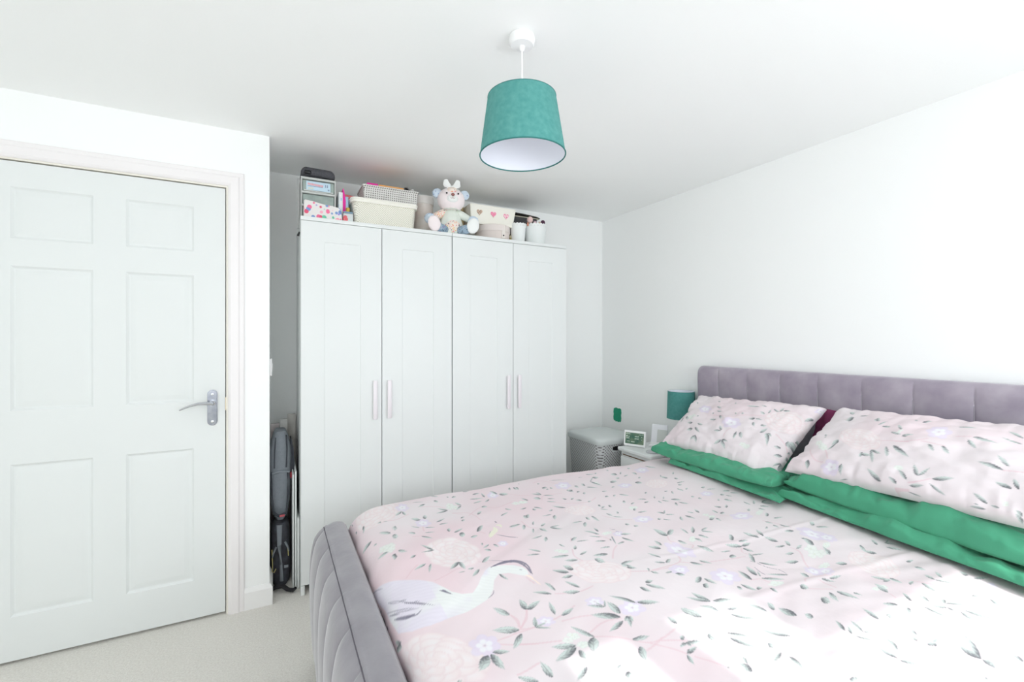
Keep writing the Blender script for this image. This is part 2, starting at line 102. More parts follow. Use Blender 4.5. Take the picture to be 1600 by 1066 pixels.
WALL = mat('wall_paint', (246, 247, 246), .9, bump=(220, .05), spec=.2)
CEIL = mat('ceiling_paint', (247, 248, 247), .95, bump=(160, .05), spec=.1)
TRIM = mat('white_gloss_trim', (240, 239, 238), .45, spec=.3)
DOORM = mat('white_door_paint', (226, 229, 228), .5, spec=.3)
LAM = mat('white_laminate', (226, 229, 228), .4, spec=.35)
DARKGAP = mat('shadow_gap', (150, 128, 100), .9)
CHROME = mat('chrome', (200, 202, 208), .18, 1)
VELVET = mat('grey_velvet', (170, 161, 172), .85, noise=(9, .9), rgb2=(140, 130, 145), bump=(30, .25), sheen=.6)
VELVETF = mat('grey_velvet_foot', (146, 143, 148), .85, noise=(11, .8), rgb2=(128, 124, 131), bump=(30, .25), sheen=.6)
SEAM = mat('velvet_seam_highlight', (196, 190, 200), .8)  # headboard seams, paled to carry their white highlights
SEAMD = mat('velvet_seam_dark', (96, 91, 100), .9)
GREEN = mat('green_cotton', (72, 156, 122), .85, noise=(7, .5), rgb2=(60, 142, 108), bump=(500, .12), sheen=.15)
BURG = mat('burgundy_cotton', (112, 36, 78), .85, bump=(400, .15))
TEAL = mat('teal_linen', (72, 142, 137), .85, noise=(60, .6), rgb2=(98, 162, 157), bump=(500, .3))
SHADEIN = mat('white_shade_lining', (232, 234, 242), .7)
PLASTW = mat('white_plastic', (240, 240, 240), .35)
OFFW = mat('off_white_card', (236, 232, 222), .8)

# ------------------------------------------------------------------ helpers
def link(o, parent=None):
    COL.objects.link(o)
    if parent is not None: o.parent = parent
    return o
def tag(o, label, cat, group=None):
    o['label'] = label; o['category'] = cat
    if group: o['group'] = group
    return o
def thing(name, label, cat, loc=(0, 0, 0), rotz=0, group=None):
    o = bpy.data.objects.new(name, None); o.empty_display_size = .05; link(o)
    o.location = loc; o.rotation_euler = (0, 0, rotz)
    return tag(o, label, cat, group)
def finish(name, bm, m, parent=None, smooth=True, angle=35):
    me = bpy.data.meshes.new(name)
    bmesh.ops.recalc_face_normals(bm, faces=bm.faces)
    bm.to_mesh(me); bm.free()
    if smooth:
        me.shade_smooth()
        try: me.set_sharp_from_angle(angle=R(angle))
        except Exception: pass
    me.materials.append(m)
    return link(bpy.data.objects.new(name, me), parent)
def box(bm, x0, x1, y0, y1, z0, z1, bev=0, seg=2, M=None):
    r = bmesh.ops.create_cube(bm, size=1)
    vs = r['verts']
    for v in vs:
        v.co = Vector(((x0 + x1) / 2 + v.co.x * (x1 - x0), (y0 + y1) / 2 + v.co.y * (y1 - y0), (z0 + z1) / 2 + v.co.z * (z1 - z0)))
    if bev:
        es = list({e for v in vs for e in v.link_edges})
        r2 = bmesh.ops.bevel(bm, geom=es, offset=bev, segments=seg, affect='EDGES', profile=.5)
        vs = list({v for f in r2['faces'] for v in f.verts} | {v for v in vs if v.is_valid})
    if M is not None:
        for v in vs: v.co = M @ v.co
    return vs
def bx(name, m, dims, parent=None, bev=.002, seg=2, M=None, kind=None):
    bm = bmesh.new(); box(bm, *dims, bev=bev, seg=seg, M=M)
    o = finish(name, bm, m, parent)
    if kind: o['kind'] = kind
    return o
def lathe(bm, prof, n=32, c=(0, 0, 0), M=None, wob=None):
    rings = []
    for (r, z) in prof:
        ring = []
        for i in range(n):
            a = 2 * math.pi * i / n
            rr = r * (wob(a, z) if wob else 1)
            p = Vector((c[0] + rr * math.cos(a), c[1] + rr * math.sin(a), c[2] + z))
            ring.append(bm.verts.new(M @ p if M is not None else p))
        rings.append(ring)
    for a, b in zip(rings, rings[1:]):
        for i in range(n):
            bm.faces.new((a[i], a[(i + 1) % n], b[(i + 1) % n], b[i]))
    return rings
def capped(bm, prof, n=32, c=(0, 0, 0), M=None):
    rs = lathe(bm, prof, n, c, M)
    bm.faces.new(rs[0][::-1]); bm.faces.new(rs[-1])
    return rs
def tube(bm, pts, r, n=10, caps=True, flat=1.0):
    pts = [Vector(p) for p in pts]; rings = []
    rr = r if isinstance(r, (list, tuple)) else [r] * len(pts)
    up = Vector((0, 0, 1))
    for i, p in enumerate(pts):
        d = (pts[min(i + 1, len(pts) - 1)] - pts[max(i - 1, 0)]).normalized()
        s = d.cross(up)
        if s.length < 1e-3: s = d.cross(Vector((0, 1, 0)))
        s.normalize(); t = s.cross(d).normalized()
        rings.append([bm.verts.new(p + s * rr[i] * math.cos(2 * math.pi * k / n) + t * rr[i] * flat * math.sin(2 * math.pi * k / n)) for k in range(n)])
    for a, b in zip(rings, rings[1:]):
        for k in range(n): bm.faces.new((a[k], a[(k + 1) % n], b[(k + 1) % n], b[k]))
    if caps: bm.faces.new(rings[0][::-1]); bm.faces.new(rings[-1])
def ball(bm, c, r, u=20, v=14, M=None):
    rad = Vector(r) if isinstance(r, (tuple, list)) else Vector((r, r, r))
    m4 = Matrix.Translation(Vector(c)) @ (M or Matrix()) @ Matrix.Diagonal(rad.to_4d())
    bmesh.ops.create_uvsphere(bm, u_segments=u, v_segments=v, radius=1, matrix=m4)
def extrude_poly(bm, pts, y0, y1, plane='xz', M=None):
    def P(a, b, h):
        p = Vector((a, h, b)) if plane == 'xz' else (Vector((h, a, b)) if plane == 'yz' else Vector((a, b, h)))
        return M @ p if M is not None else p
    A = [bm.verts.new(P(a, b, y0)) for a, b in pts]; B = [bm.verts.new(P(a, b, y1)) for a, b in pts]
    bm.faces.new(A); bm.faces.new(B[::-1])
    n = len(pts)
    for i in range(n): bm.faces.new((A[i], B[i], B[(i + 1) % n], A[(i + 1) % n]))
def grid_obj(name, P, m, parent=None, colors=None, P2=None):
    """P: (nu,nv,3) surface; P2 optional second sheet welded along the border by duplicate edge verts"""
    nu, nv = P.shape[:2]
    idx = np.arange(nu * nv).reshape(nu, nv)
    q = np.stack([idx[:-1, :-1], idx[1:, :-1], idx[1:, 1:], idx[:-1, 1:]], -1).reshape(-1, 4)
    V = P.reshape(-1, 3)
    if P2 is not None:
        idx2 = idx + nu * nv
        idx2[0, :] = idx[0, :]; idx2[-1, :] = idx[-1, :]; idx2[:, 0] = idx[:, 0]; idx2[:, -1] = idx[:, -1]
        q2 = np.stack([idx2[:-1, :-1], idx2[:-1, 1:], idx2[1:, 1:], idx2[1:, :-1]], -1).reshape(-1, 4)
        q = np.concatenate([q, q2]); V = np.concatenate([V, P2.reshape(-1, 3)])
        used = np.unique(q); remap = -np.ones(len(V), int); remap[used] = np.arange(len(used))
        q = remap[q]; V = V[used]
        if colors is not None: colors = np.concatenate([colors.reshape(-1, 3), colors.reshape(-1, 3)])[used]
    me = bpy.data.meshes.new(name)
    me.vertices.add(len(V)); me.vertices.foreach_set('co', V.astype(np.float32).ravel())
    me.loops.add(q.size); me.loops.foreach_set('vertex_index', q.astype(np.int32).ravel())
    me.polygons.add(len(q)); me.polygons.foreach_set('loop_start', np.arange(0, q.size, 4, dtype=np.int32))
    me.update(calc_edges=True); me.shade_smooth()
    if colors is not None:
        ca = me.color_attributes.new('print', 'FLOAT_COLOR', 'POINT')
        c4 = np.ones((len(V), 4), np.float32); c4[:, :3] = colors.reshape(-1, 3)
        ca.data.foreach_set('color', c4.ravel())
    me.materials.append(m)
    return link(bpy.data.objects.new(name, me), parent)
def vnoise(x, y, seed=0):
    rs = np.random.RandomState(seed); G = rs.rand(64, 64)
    xi = np.floor(x).astype(int); yi = np.floor(y).astype(int)
    fx = x - xi; fy = y - yi; fx = fx * fx * (3 - 2 * fx); fy = fy * fy * (3 - 2 * fy)
    g = lambda a, b: G[a % 64, b % 64]
    return ((g(xi, yi) * (1 - fx) + g(xi + 1, yi) * fx) * (1 - fy) + (g(xi, yi + 1) * (1 - fx) + g(xi + 1, yi + 1) * fx) * fy) * 2 - 1
def fbm(x, y, seed=0, o=3):
    return sum(vnoise(x * 2 ** k, y * 2 ** k, seed + k) / 2 ** k for k in range(o))
def copy_tree(o, parent=None):
    c = o.copy(); COL.objects.link(c)
    if parent is not None: c.parent = parent
    for ch in [x for x in bpy.data.objects if x.parent == o]: copy_tree(ch, c)
    return c
def struct(o): o['kind'] = 'structure'; return o

# ------------------------------------------------------------------ room shell
H = 2.265; XR = 2.43; YB = 3.02; XL = -1.70; YN = -0.75; YD = 2.50
FLOORM = mat('carpet', (240, 237, 230), .95, noise=(140, .8), rgb2=(218, 213, 205), bump=(380, .9), sheen=.2)
bx('floor', FLOORM, (XL - .15, XR + .15, YN - .15, YB + .15, -.08, 0), bev=0, kind='structure')
bx('ceiling', CEIL, (XL - .15, XR + .15, YN - .15, YB + .15, H, H + .08), bev=0, kind='structure')
bx('wall_back', WALL, (-.14, XR + .12, YB, YB + .12, 0, H), bev=0, kind='structure')
bx('wall_right', WALL, (XR, XR + .12, YN - .12, YB, 0, H), bev=0, kind='structure')
bx('wall_alcove', WALL, (-.14, -.02, YD + .12, YB, 0, H), bev=0, kind='structure')
DX0, DX1, DZ = -1.045, -.202, 1.985        # the door leaf
bm = bmesh.new()
box(bm, DX1 + .032, -.02, YD, YD + .12, 0, H)
box(bm, XL, DX0 - .032, YD, YD + .12, 0, H)
box(bm, DX0 - .032, DX1 + .032, YD, YD + .12, DZ + .032, H)
struct(finish('wall_door', bm, WALL, smooth=False))
bx('wall_left', WALL, (XL - .12, XL, YN - .12, YD + .12, 0, H), bev=0, kind='structure')
bm = bmesh.new()   # near wall with the main window and an added light opening behind the camera
WX0, WX1, WZ0, WZ1 = .50, 2.06, .86, 2.10
VX0, VX1 = -1.34, -.10  # extra opening, added to let in more light
box(bm, XL, VX0, YN - .12, YN, 0, H); box(bm, VX1, WX0, YN - .12, YN, 0, H)
box(bm, VX0, VX1, YN - .12, YN, 0, WZ0); box(bm, VX0, VX1, YN - .12, YN, WZ1, H); box(bm, WX1, XR, YN - .12, YN, 0, H)
box(bm, WX0, WX1, YN - .12, YN, 0, WZ0); box(bm, WX0, WX1, YN - .12, YN, WZ1, H)
struct(finish('wall_near', bm, WALL, smooth=False))
bm = bmesh.new()
for a, b in ((WX0, WX0 + .06), (WX1 - .06, WX1)): box(bm, a, b, YN - .09, YN - .03, WZ0, WZ1, .003)
box(bm, .72, .86, YN - .09, YN - .03, WZ0, WZ1, .003)
for a, b in ((WZ0, WZ0 + .06), (WZ1 - .05, WZ1)): box(bm, WX0, WX1, YN - .09, YN - .03, a, b, .003)
struct(finish('window_1', bm, PLASTW))
bm = bmesh.new()
for a, b in ((VX0, VX0 + .06), (-.75, -.69), (VX1 - .06, VX1)): box(bm, a, b, YN - .09, YN - .03, WZ0, WZ1, .003)
for a, b in ((WZ0, WZ0 + .06), (WZ1 - .05, WZ1)): box(bm, VX0, VX1, YN - .09, YN - .03, a, b, .003)
struct(finish('window_added', bm, PLASTW))  # frame of the added, unseen light opening
bl = bx('added_sun_blind', OFFW, (1.12, 2.05, YN - .028, YN - .02, 1.80, 2.09), bev=0)  # unseen blind, added to shape the edge of the sun patch
tag(bl, 'added off white blind out of view, cutting the sun on the bed', 'blind')

def skirting(name, pts, h=.10, t=.014):
    """pts: polyline of the wall line, the board stands to the left of the direction of travel"""
    bm = bmesh.new(); prof = [(0, 0), (t, 0), (t, h - .018), (t * .55, h - .006), (t * .3, h), (0, h)]
    rows = []
    for i, p in enumerate(pts):
        p = Vector(p)
        n1 = n2 = None
        if i > 0: d = (p - Vector(pts[i - 1])).normalized(); n1 = Vector((-d.y, d.x))
        if i < len(pts) - 1: d = (Vector(pts[i + 1]) - p).normalized(); n2 = Vector((-d.y, d.x))
        n = n1 or n2
        if n1 and n2: n = (n1 + n2); n = n / n.dot(n1)
        elif n is None: n = n2
        rows.append([bm.verts.new((p.x + n.x * a, p.y + n.y * a, b)) for a, b in prof])
    for a, b in zip(rows, rows[1:]):
        for k in range(len(prof)): bm.faces.new((a[k], b[k], b[(k + 1) % len(prof)], a[(k + 1) % len(prof)]))
    bm.faces.new(rows[0]); bm.faces.new(rows[-1][::-1])
    return struct(finish(name, bm, TRIM, angle=25))
skirting('baseboard_door', [(-.02, YB - .001), (-.02, YD), (DX1 + .077, YD)])
skirting('baseboard_back', [(XR, YB), (-.005, YB)])
skirting('baseboard_right', [(XR, YN), (XR, YB - .02)])

# door lining (jambs + head + stop) and architrave
bm = bmesh.new()
box(bm, DX1 + .004, DX1 + .032, YD - .002, YD + .12, 0, DZ + .032)
box(bm, DX0 - .032, DX0 - .003, YD - .002, YD + .12, 0, DZ + .032)
box(bm, DX0 - .003, DX1 + .004, YD - .002, YD + .12, DZ + .005, DZ + .032)
struct(finish('trim_1', bm, mat('door_lining', (236, 232, 222), .5), smooth=False))
bm = bmesh.new()
def arch_profile(w=.066, t=.017):
    return [(0, 0), (0, t * .45), (.005, t * .8), (.012, t), (w * .62, t), (w * .72, t * .75), (w - .004, t * .7), (w, t * .45), (w, 0)]
def arch_leg(bm, x0, sx, z1):   # upright, x0 inner edge, mitred at top
    lo, hi = [], []
    for a, b in arch_profile():
        lo.append(bm.verts.new((x0 + sx * a, YD - b, 0))); hi.append(bm.verts.new((x0 + sx * a, YD - b, z1 + a)))
    for k in range(len(lo) - 1): bm.faces.new((lo[k], lo[k + 1], hi[k + 1], hi[k]))
    bm.faces.new(lo)
    return hi
hr = arch_leg(bm, DX1 + .012, 1, DZ + .012); hl = arch_leg(bm, DX0 - .012, -1, DZ + .012)
for k in range(len(hr) - 1): bm.faces.new((hr[k], hr[k + 1], hl[k + 1], hl[k]))
struct(finish('trim_2', bm, mat('architrave_paint', (238, 234, 234), .45), angle=25))

# ---- six panel door
def panel_door(bm, x0, x1, z0, z1, yf, th, panels, steps):
    """front face (towards -y) at yf cut into a grid with moulded panels"""
    xs = sorted({x0, x1} | {p[0] for p in panels} | {p[1] for p in panels})
    zs = sorted({z0, z1} | {p[2] for p in panels} | {p[3] for p in panels})
    V = {}
    def vert(x, z):
        k = (round(x, 5), round(z, 5))
        if k not in V: V[k] = bm.verts.new((x, yf, z))
        return V[k]
    for i in range(len(xs) - 1):
        for j in range(len(zs) - 1):
            a, b, c, d = xs[i], xs[i + 1], zs[j], zs[j + 1]
            hit = [p for p in panels if p[0] <= a + 1e-6 and b <= p[1] + 1e-6 and p[2] <= c + 1e-6 and d <= p[3] + 1e-6]
            ring = [vert(a, c), vert(b, c), vert(b, d), vert(a, d)]
            if not hit: bm.faces.new(ring); continue
            prev = ring
            for ins, dep in steps:
                cur = [bm.verts.new((x, yf + dep, z)) for x, z in ((a + ins, c + ins), (b - ins, c + ins), (b - ins, d - ins), (a + ins, d - ins))]
                for k in range(4): bm.faces.new((prev[k], prev[(k + 1) % 4], cur[(k + 1) % 4], cur[k]))
                prev = cur
            bm.faces.new(prev)
    bk = [bm.verts.new((x, yf + th, z)) for x, z in ((x0, z0), (x1, z0), (x1, z1), (x0, z1))]
    bm.faces.new(bk[::-1])
    cor = [vert(x0, z0), vert(x1, z0), vert(x1, z1), vert(x0, z1)]
    bxs = [vert(x, z0) for x in xs]; txs = [vert(x, z1) for x in xs]; lz = [vert(x0, z) for z in zs]; rz = [vert(x1, z) for z in zs]
    bm.faces.new(bxs + [bk[1], bk[0]]); bm.faces.new(txs[::-1] + [bk[3], bk[2]])
    bm.faces.new(lz[::-1] + [bk[0], bk[3]]); bm.faces.new(rz + [bk[2], bk[1]])
LX = (-.921, -.672); RX = (-.564, -.323)
pan = [(a, b, c, d) for a, b in (LX, RX) for c, d in ((1.681, 1.885), (.998, 1.572), (.184, .786))]
bm = bmesh.new()
panel_door(bm, DX0, DX1, .012, DZ, YD + .003, .04, pan, [(.004, .004), (.009, .0075), (.014, .0075), (.034, .002), (.038, .0015)])
door = struct(finish('door_1', bm, DOORM, angle=12))
# handle on a long plate
def stad(bm, cx, cz, w, h, y0, y1, n=12):
    r = w / 2; pts = []
    for k in range(n + 1): a = math.pi * k / n; pts.append((cx + r * math.cos(a), cz + h / 2 - r + r * math.sin(a)))
    for k in range(n + 1): a = math.pi + math.pi * k / n; pts.append((cx + r * math.cos(a), cz - h / 2 + r + r * math.sin(a)))
    extrude_poly(bm, pts, y0, y1)
hx, hz, yy = -.252, .967, YD + .003
bm = bmesh.new(); stad(bm, hx, hz, .040, .165, yy, yy - .003); stad(bm, hx, hz, .034, .158, yy - .003, yy - .007)
hp = finish('door_handle', bm, mat('brushed_chrome_plate', (168, 170, 176), .25, 1, noise=(30, .6), rgb2=(120, 125, 138)), door); hp['label'] = 'chrome lever handle on a long rounded backplate'
bm = bmesh.new(); lz_ = hz + .022
capped(bm, [(.012, 0), (.012, .012), (.009, .016), (.009, .045)], 20, M=Matrix.Translation((hx, yy - .006, lz_)) @ Matrix.Rotation(R(90), 4, 'X'))
tube(bm, [(hx + .008, yy - .05, lz_), (hx - .02, yy - .052, lz_ + .004), (hx - .05, yy - .053, lz_ + .004), (hx - .08, yy - .052, lz_ - .004), (hx - .105, yy - .05, lz_ - .014), (hx - .118, yy - .048, lz_ - .021)], [.010, .010, .008, .0065, .0055, .004], 12, flat=.75)
finish('lever', bm, CHROME, hp)
bm = bmesh.new()
for dz in (.062, -.064): capped(bm, [(.006, 0), (.006, .0015), (.004, .0025)], 14, M=Matrix.Translation((hx, yy - .007, hz + dz)) @ Matrix.Rotation(R(90), 4, 'X'))
finish('screw', bm, mat('screw_steel', (225, 228, 232), .2, 1), hp)
bx('latch_plate', mat('latch_brass', (205, 190, 165), .35, 1), (DX1 + .0005, DX1 + .0035, YD - .001, YD + .03, hz - .015, hz + .045), door, bev=0)
bx('door_gap_shade', mat('landing_shade', (40, 42, 52), .9), (DX0 - .05, DX1 + .05, YD + .13, YD + .15, 0, 2.05), bev=0)  # near-black sheet whose colour stands for the dark in the door gaps
struct(bpy.data.objects['door_gap_shade']).name = 'wall_gap_shade'
# light switch on the alcove side wall
sw = bx('light_switch', PLASTW, (-.0199, -.010, 2.56, 2.645, 1.10, 1.185), bev=.002)
tag(sw, 'white light switch seen edge-on just round the alcove corner', 'switch')
bx('rocker', PLASTW, (-.0101, -.006, 2.585, 2.62, 1.125, 1.16), sw, bev=.001)
# painted test patch on the right wall
bm = bmesh.new(); pts = []
py, pz = 2.831, .68
top = [(-.045, .048), (-.03, .056), (-.01, .052), (.012, .057), (.03, .053), (.043, .046)]
bot = [(.046, -.04), (.036, -.052), (.03, -.047), (.018, -.057), (.004, -.05), (-.01, -.058), (-.022, -.05), (-.034, -.055), (-.043, -.044)]
side = [(.047, .02), (.044, 0), (.048, -.02)]; sl = [(-.047, -.02), (-.043, .0), (-.048, .02)]
extrude_poly(bm, [(py + a, pz + b) for a, b in top + side + bot + sl], XR - .0012, XR + .0005, 'yz')
pp = finish('paint_patch', bm, mat('emerald_paint', (0, 150, 112), .6, noise=(40, .3)), smooth=False)
tag(pp, 'rectangular brushed patch of emerald test paint on the white wall', 'paint patch')

# ------------------------------------------------------------------ wardrobes
WY = 2.50; WD = .48
def wardrobe(x0, x1, label, hinge):
    t = thing('wardrobe', label, 'wardrobe', ((x0 + x1) / 2, WY + WD / 2, 0), group=None)
    T = Matrix.Translation((-(x0 + x1) / 2, -(WY + WD / 2), 0))
    B = lambda n, d, m=LAM, bev=.0015: bx(n, m, d, t, bev=bev, M=T)
    B('side_panel', (x0, x0 + .018, WY + .016, WY + WD, 0, 1.88)); B('side_panel', (x1 - .018, x1, WY + .016, WY + WD, 0, 1.88))
    B('side_foot', (x0, x0 + .018, WY - .001, WY + .016, 0, .046)); B('side_foot', (x1 - .018, x1, WY - .001, WY + .016, 0, .046))
    B('top_panel', (x0 - .001, x1 + .001, WY - .002, WY + WD, 1.8805, 1.9))
    B('bottom_panel', (x0 + .018, x1 - .018, WY + .02, WY + WD, .05, .068))
    B('back_panel', (x0 + .018, x1 - .018, WY + WD - .006, WY + WD - .001, .04, 1.88))
    xm = (x0 + x1) / 2
    for k, (a, b) in enumerate(((x0 + .001, xm - .0018), (xm + .0018, x1 - .001))):
        bm = bmesh.new()
        panel_door(bm, a, b, .05, 1.878, WY, .016, [(a + .108, b - .108, .05 + .10, 1.878 - .10)], [(.0015, .0030), (.004, .0036)])
        for v in bm.verts: v.co = T @ v.co
        d = finish('door', bm, LAM, t, smooth=False)
        hx_ = b - .036 if k == 0 else a + .036
        bm = bmesh.new(); box(bm, hx_ - .011, hx_ + .011, WY - .020, WY - .012, .855, 1.062, .003, M=T)
        for z in (.87, 1.047): box(bm, hx_ - .007, hx_ + .007, WY - .013, WY + .001, z - .007, z + .007, 0, M=T)
        finish('handle', bm, mat('pull_white', (232, 226, 230), .4), d)
    return t
wardrobe(.118, .913, 'white two-door wardrobe standing beside the bedroom door, teddy and baskets on top', 0)
wardrobe(.918, 1.713, 'white two-door wardrobe standing beside the grey hamper, heart box and pots on top', 1)

# ------------------------------------------------------------------ bed frame
BY0, BY1 = .33, 1.98
bed = thing('upholstered_bed', 'grey velvet sleigh bed with channel-tufted headboard and footboard', 'bed', (1.3, 1.155, 0))
BT = Matrix.Translation((-1.3, -1.155, 0))
def arr(P): return P - np.array([1.3, 1.155, 0])
def sweep(name, prof, ys, offs, m, thick_fn=None):
    """prof: list of (x,z,nx,nz,amount) ; ys along the width; offs(y) puff 0..1"""
    pr = np.array(prof); Y = np.array(ys); o = np.array([offs(y) for y in ys])
    end = np.minimum(1, np.minimum(np.array(ys) - ys[0], ys[-1] - np.array(ys)) / .02)
    end = np.sqrt(np.clip(1 - (1 - end) ** 2, 0, 1))
    cx, cz = pr[:, 0].mean(), None
    P = np.zeros((len(ys), len(pr), 3))
    for i in range(len(ys)):
        d = pr[:, 4] * o[i] - .016 * (1 - end[i])
        P[i, :, 0] = pr[:, 0] + pr[:, 2] * d; P[i, :, 2] = pr[:, 1] + pr[:, 3] * d; P[i, :, 1] = Y[i]
    ob = grid_obj(name, arr(P), m, bed)
    bm = bmesh.new(); bm.from_mesh(ob.data); bm.verts.ensure_lookup_table()
    n = len(pr)
    bm.faces.new([bm.verts[k] for k in range(n)]); bm.faces.new([bm.verts[(len(ys) - 1) * n + k] for k in range(n)][::-1])
    bmesh.ops.recalc_face_normals(bm, faces=bm.faces); bm.to_mesh(ob.data); bm.free()
    for p in ob.data.polygons: p.use_smooth = len(p.vertices) < 5
    return ob
def smooth_profile(pts, amounts, n=5):
    """Catmull-Rom through pts (x,z) -> (x,z,nx,nz,amount)"""
    out = []; P = [np.array(p, float) for p in pts]
    for i in range(len(P) - 1):
        a, b, c, d = P[max(i - 1, 0)], P[i], P[i + 1], P[min(i + 2, len(P) - 1)]
        for k in range(n):
            t = k / n
            q = .5 * ((2 * b) + (-a + c) * t + (2 * a - 5 * b + 4 * c - d) * t * t + (-a + 3 * b - 3 * c + d) * t ** 3)
            out.append((q, amounts[i] * (1 - t) + amounts[i + 1] * t))
    out.append((P[-1], amounts[-1]))
    res = []
    for i, (q, am) in enumerate(out):
        t = out[min(i + 1, len(out) - 1)][0] - out[max(i - 1, 0)][0]; t = t / (np.linalg.norm(t) + 1e-9)
        res.append((q[0], q[1], -t[1], t[0], am))
    return res
FP = .172; F0 = BY1 - .045
def puff(y, y0=F0, p=FP):
    k = ((y0 - y) / p) % 1.0
    return (math.sin(math.pi * k)) ** .45 if 0 < k < 1 else 0
def ys_for(y0, p, lo, hi):
    s = {lo, hi}
    for d in (.002, .005, .010, .016): s |= {lo + d, hi - d}
    k = -1
    while True:
        y = y0 - k * p; k += 1
        if y < lo - p: break
        for d in (0, .003, .008, .018, .035, .06, .086, .112, .137, .154, .164, .169):
            if lo < y - d * p / .172 < hi: s.add(y - d * p / .172)
    return sorted(s)
fprof = smooth_profile([(.165, .035), (.140, .10), (.134, .22), (.133, .33), (.137, .42), (.150, .49), (.178, .530), (.192, .536), (.215, .544), (.240, .542), (.256, .528), (.262, .50), (.262, .30), (.262, .10)],
                       [.006, .010, .013, .014, .014, .012, .002, 0, 0, 0, 0, 0, 0, 0], 4)
fprof = [(x, z, (nx if True else 0), nz, a) for x, z, nx, nz, a in fprof]
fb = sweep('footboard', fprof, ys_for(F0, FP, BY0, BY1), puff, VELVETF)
# piping seam along the top and the creases between the channels
def add_seam(parent, m, pts, r, name='seam'):
    bm = bmesh.new(); tube(bm, [Vector(p) - Vector((1.3, 1.155, 0)) for p in pts], r, 6); return finish(name, bm, m, parent)
add_seam(fb, SEAMD, [(.176, y, .5305) for y in np.linspace(BY0 + .03, BY1 - .02, 12)], .0018, 'piping')
HP = .186; HY0 = 1.98 - .05
hY = [1.829 - .186 * (k - 0) for k in range(-1, 9)]
def hpuff(y): return puff(y, 1.829, HP)
hprof = smooth_profile([(2.352, .30), (2.347, .60), (2.342, .90), (2.338, 1.04), (2.340, 1.085), (2.350, 1.108), (2.370, 1.118), (2.395, 1.116), (2.415, 1.105), (2.424, 1.08), (2.425, .9), (2.425, .05), (2.40, .04), (2.36, .05)],
                       [.010, .011, .011, .010, .007, .002, 0, 0, 0, 0, 0, 0, 0, 0], 4)
hb = sweep('headboard', hprof, ys_for(1.829, HP, BY0, BY1), hpuff, VELVET)
for k in range(8):
    y = 1.829 - k * HP
    if y > BY0 + .03:
        add_seam(hb, SEAM, [(2.3515, y, .45), (2.346, y, .62), (2.341, y, .9), (2.3385, y, 1.03), (2.341, y, 1.075), (2.348, y, 1.098)], .0022)
def B(n, d, m, bev=.01): return bx(n, m, d, bed, bev=bev, M=BT)
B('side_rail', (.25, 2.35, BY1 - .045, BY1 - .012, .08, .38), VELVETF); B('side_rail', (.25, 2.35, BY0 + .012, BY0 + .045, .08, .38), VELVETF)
B('slat_base', (.26, 2.34, BY0 + .05, BY1 - .05, .22, .26), mat('pine', (205, 180, 140), .7))
for x in (.20, 2.37):
    for y in (BY0 + .06, BY1 - .06): B('leg', (x - .03, x + .03, y - .03, y + .03, 0, .06), mat('black_foot', (40, 38, 38), .6), .004)
mt = bx('mattress', mat('white_ticking', (235, 235, 236), .9), (.285, 2.33, BY0 + .055, BY1 - .055, .262, .545), None, bev=.04, seg=4)
tag(mt, 'white mattress in the grey bed, hidden under the floral duvet', 'mattress')

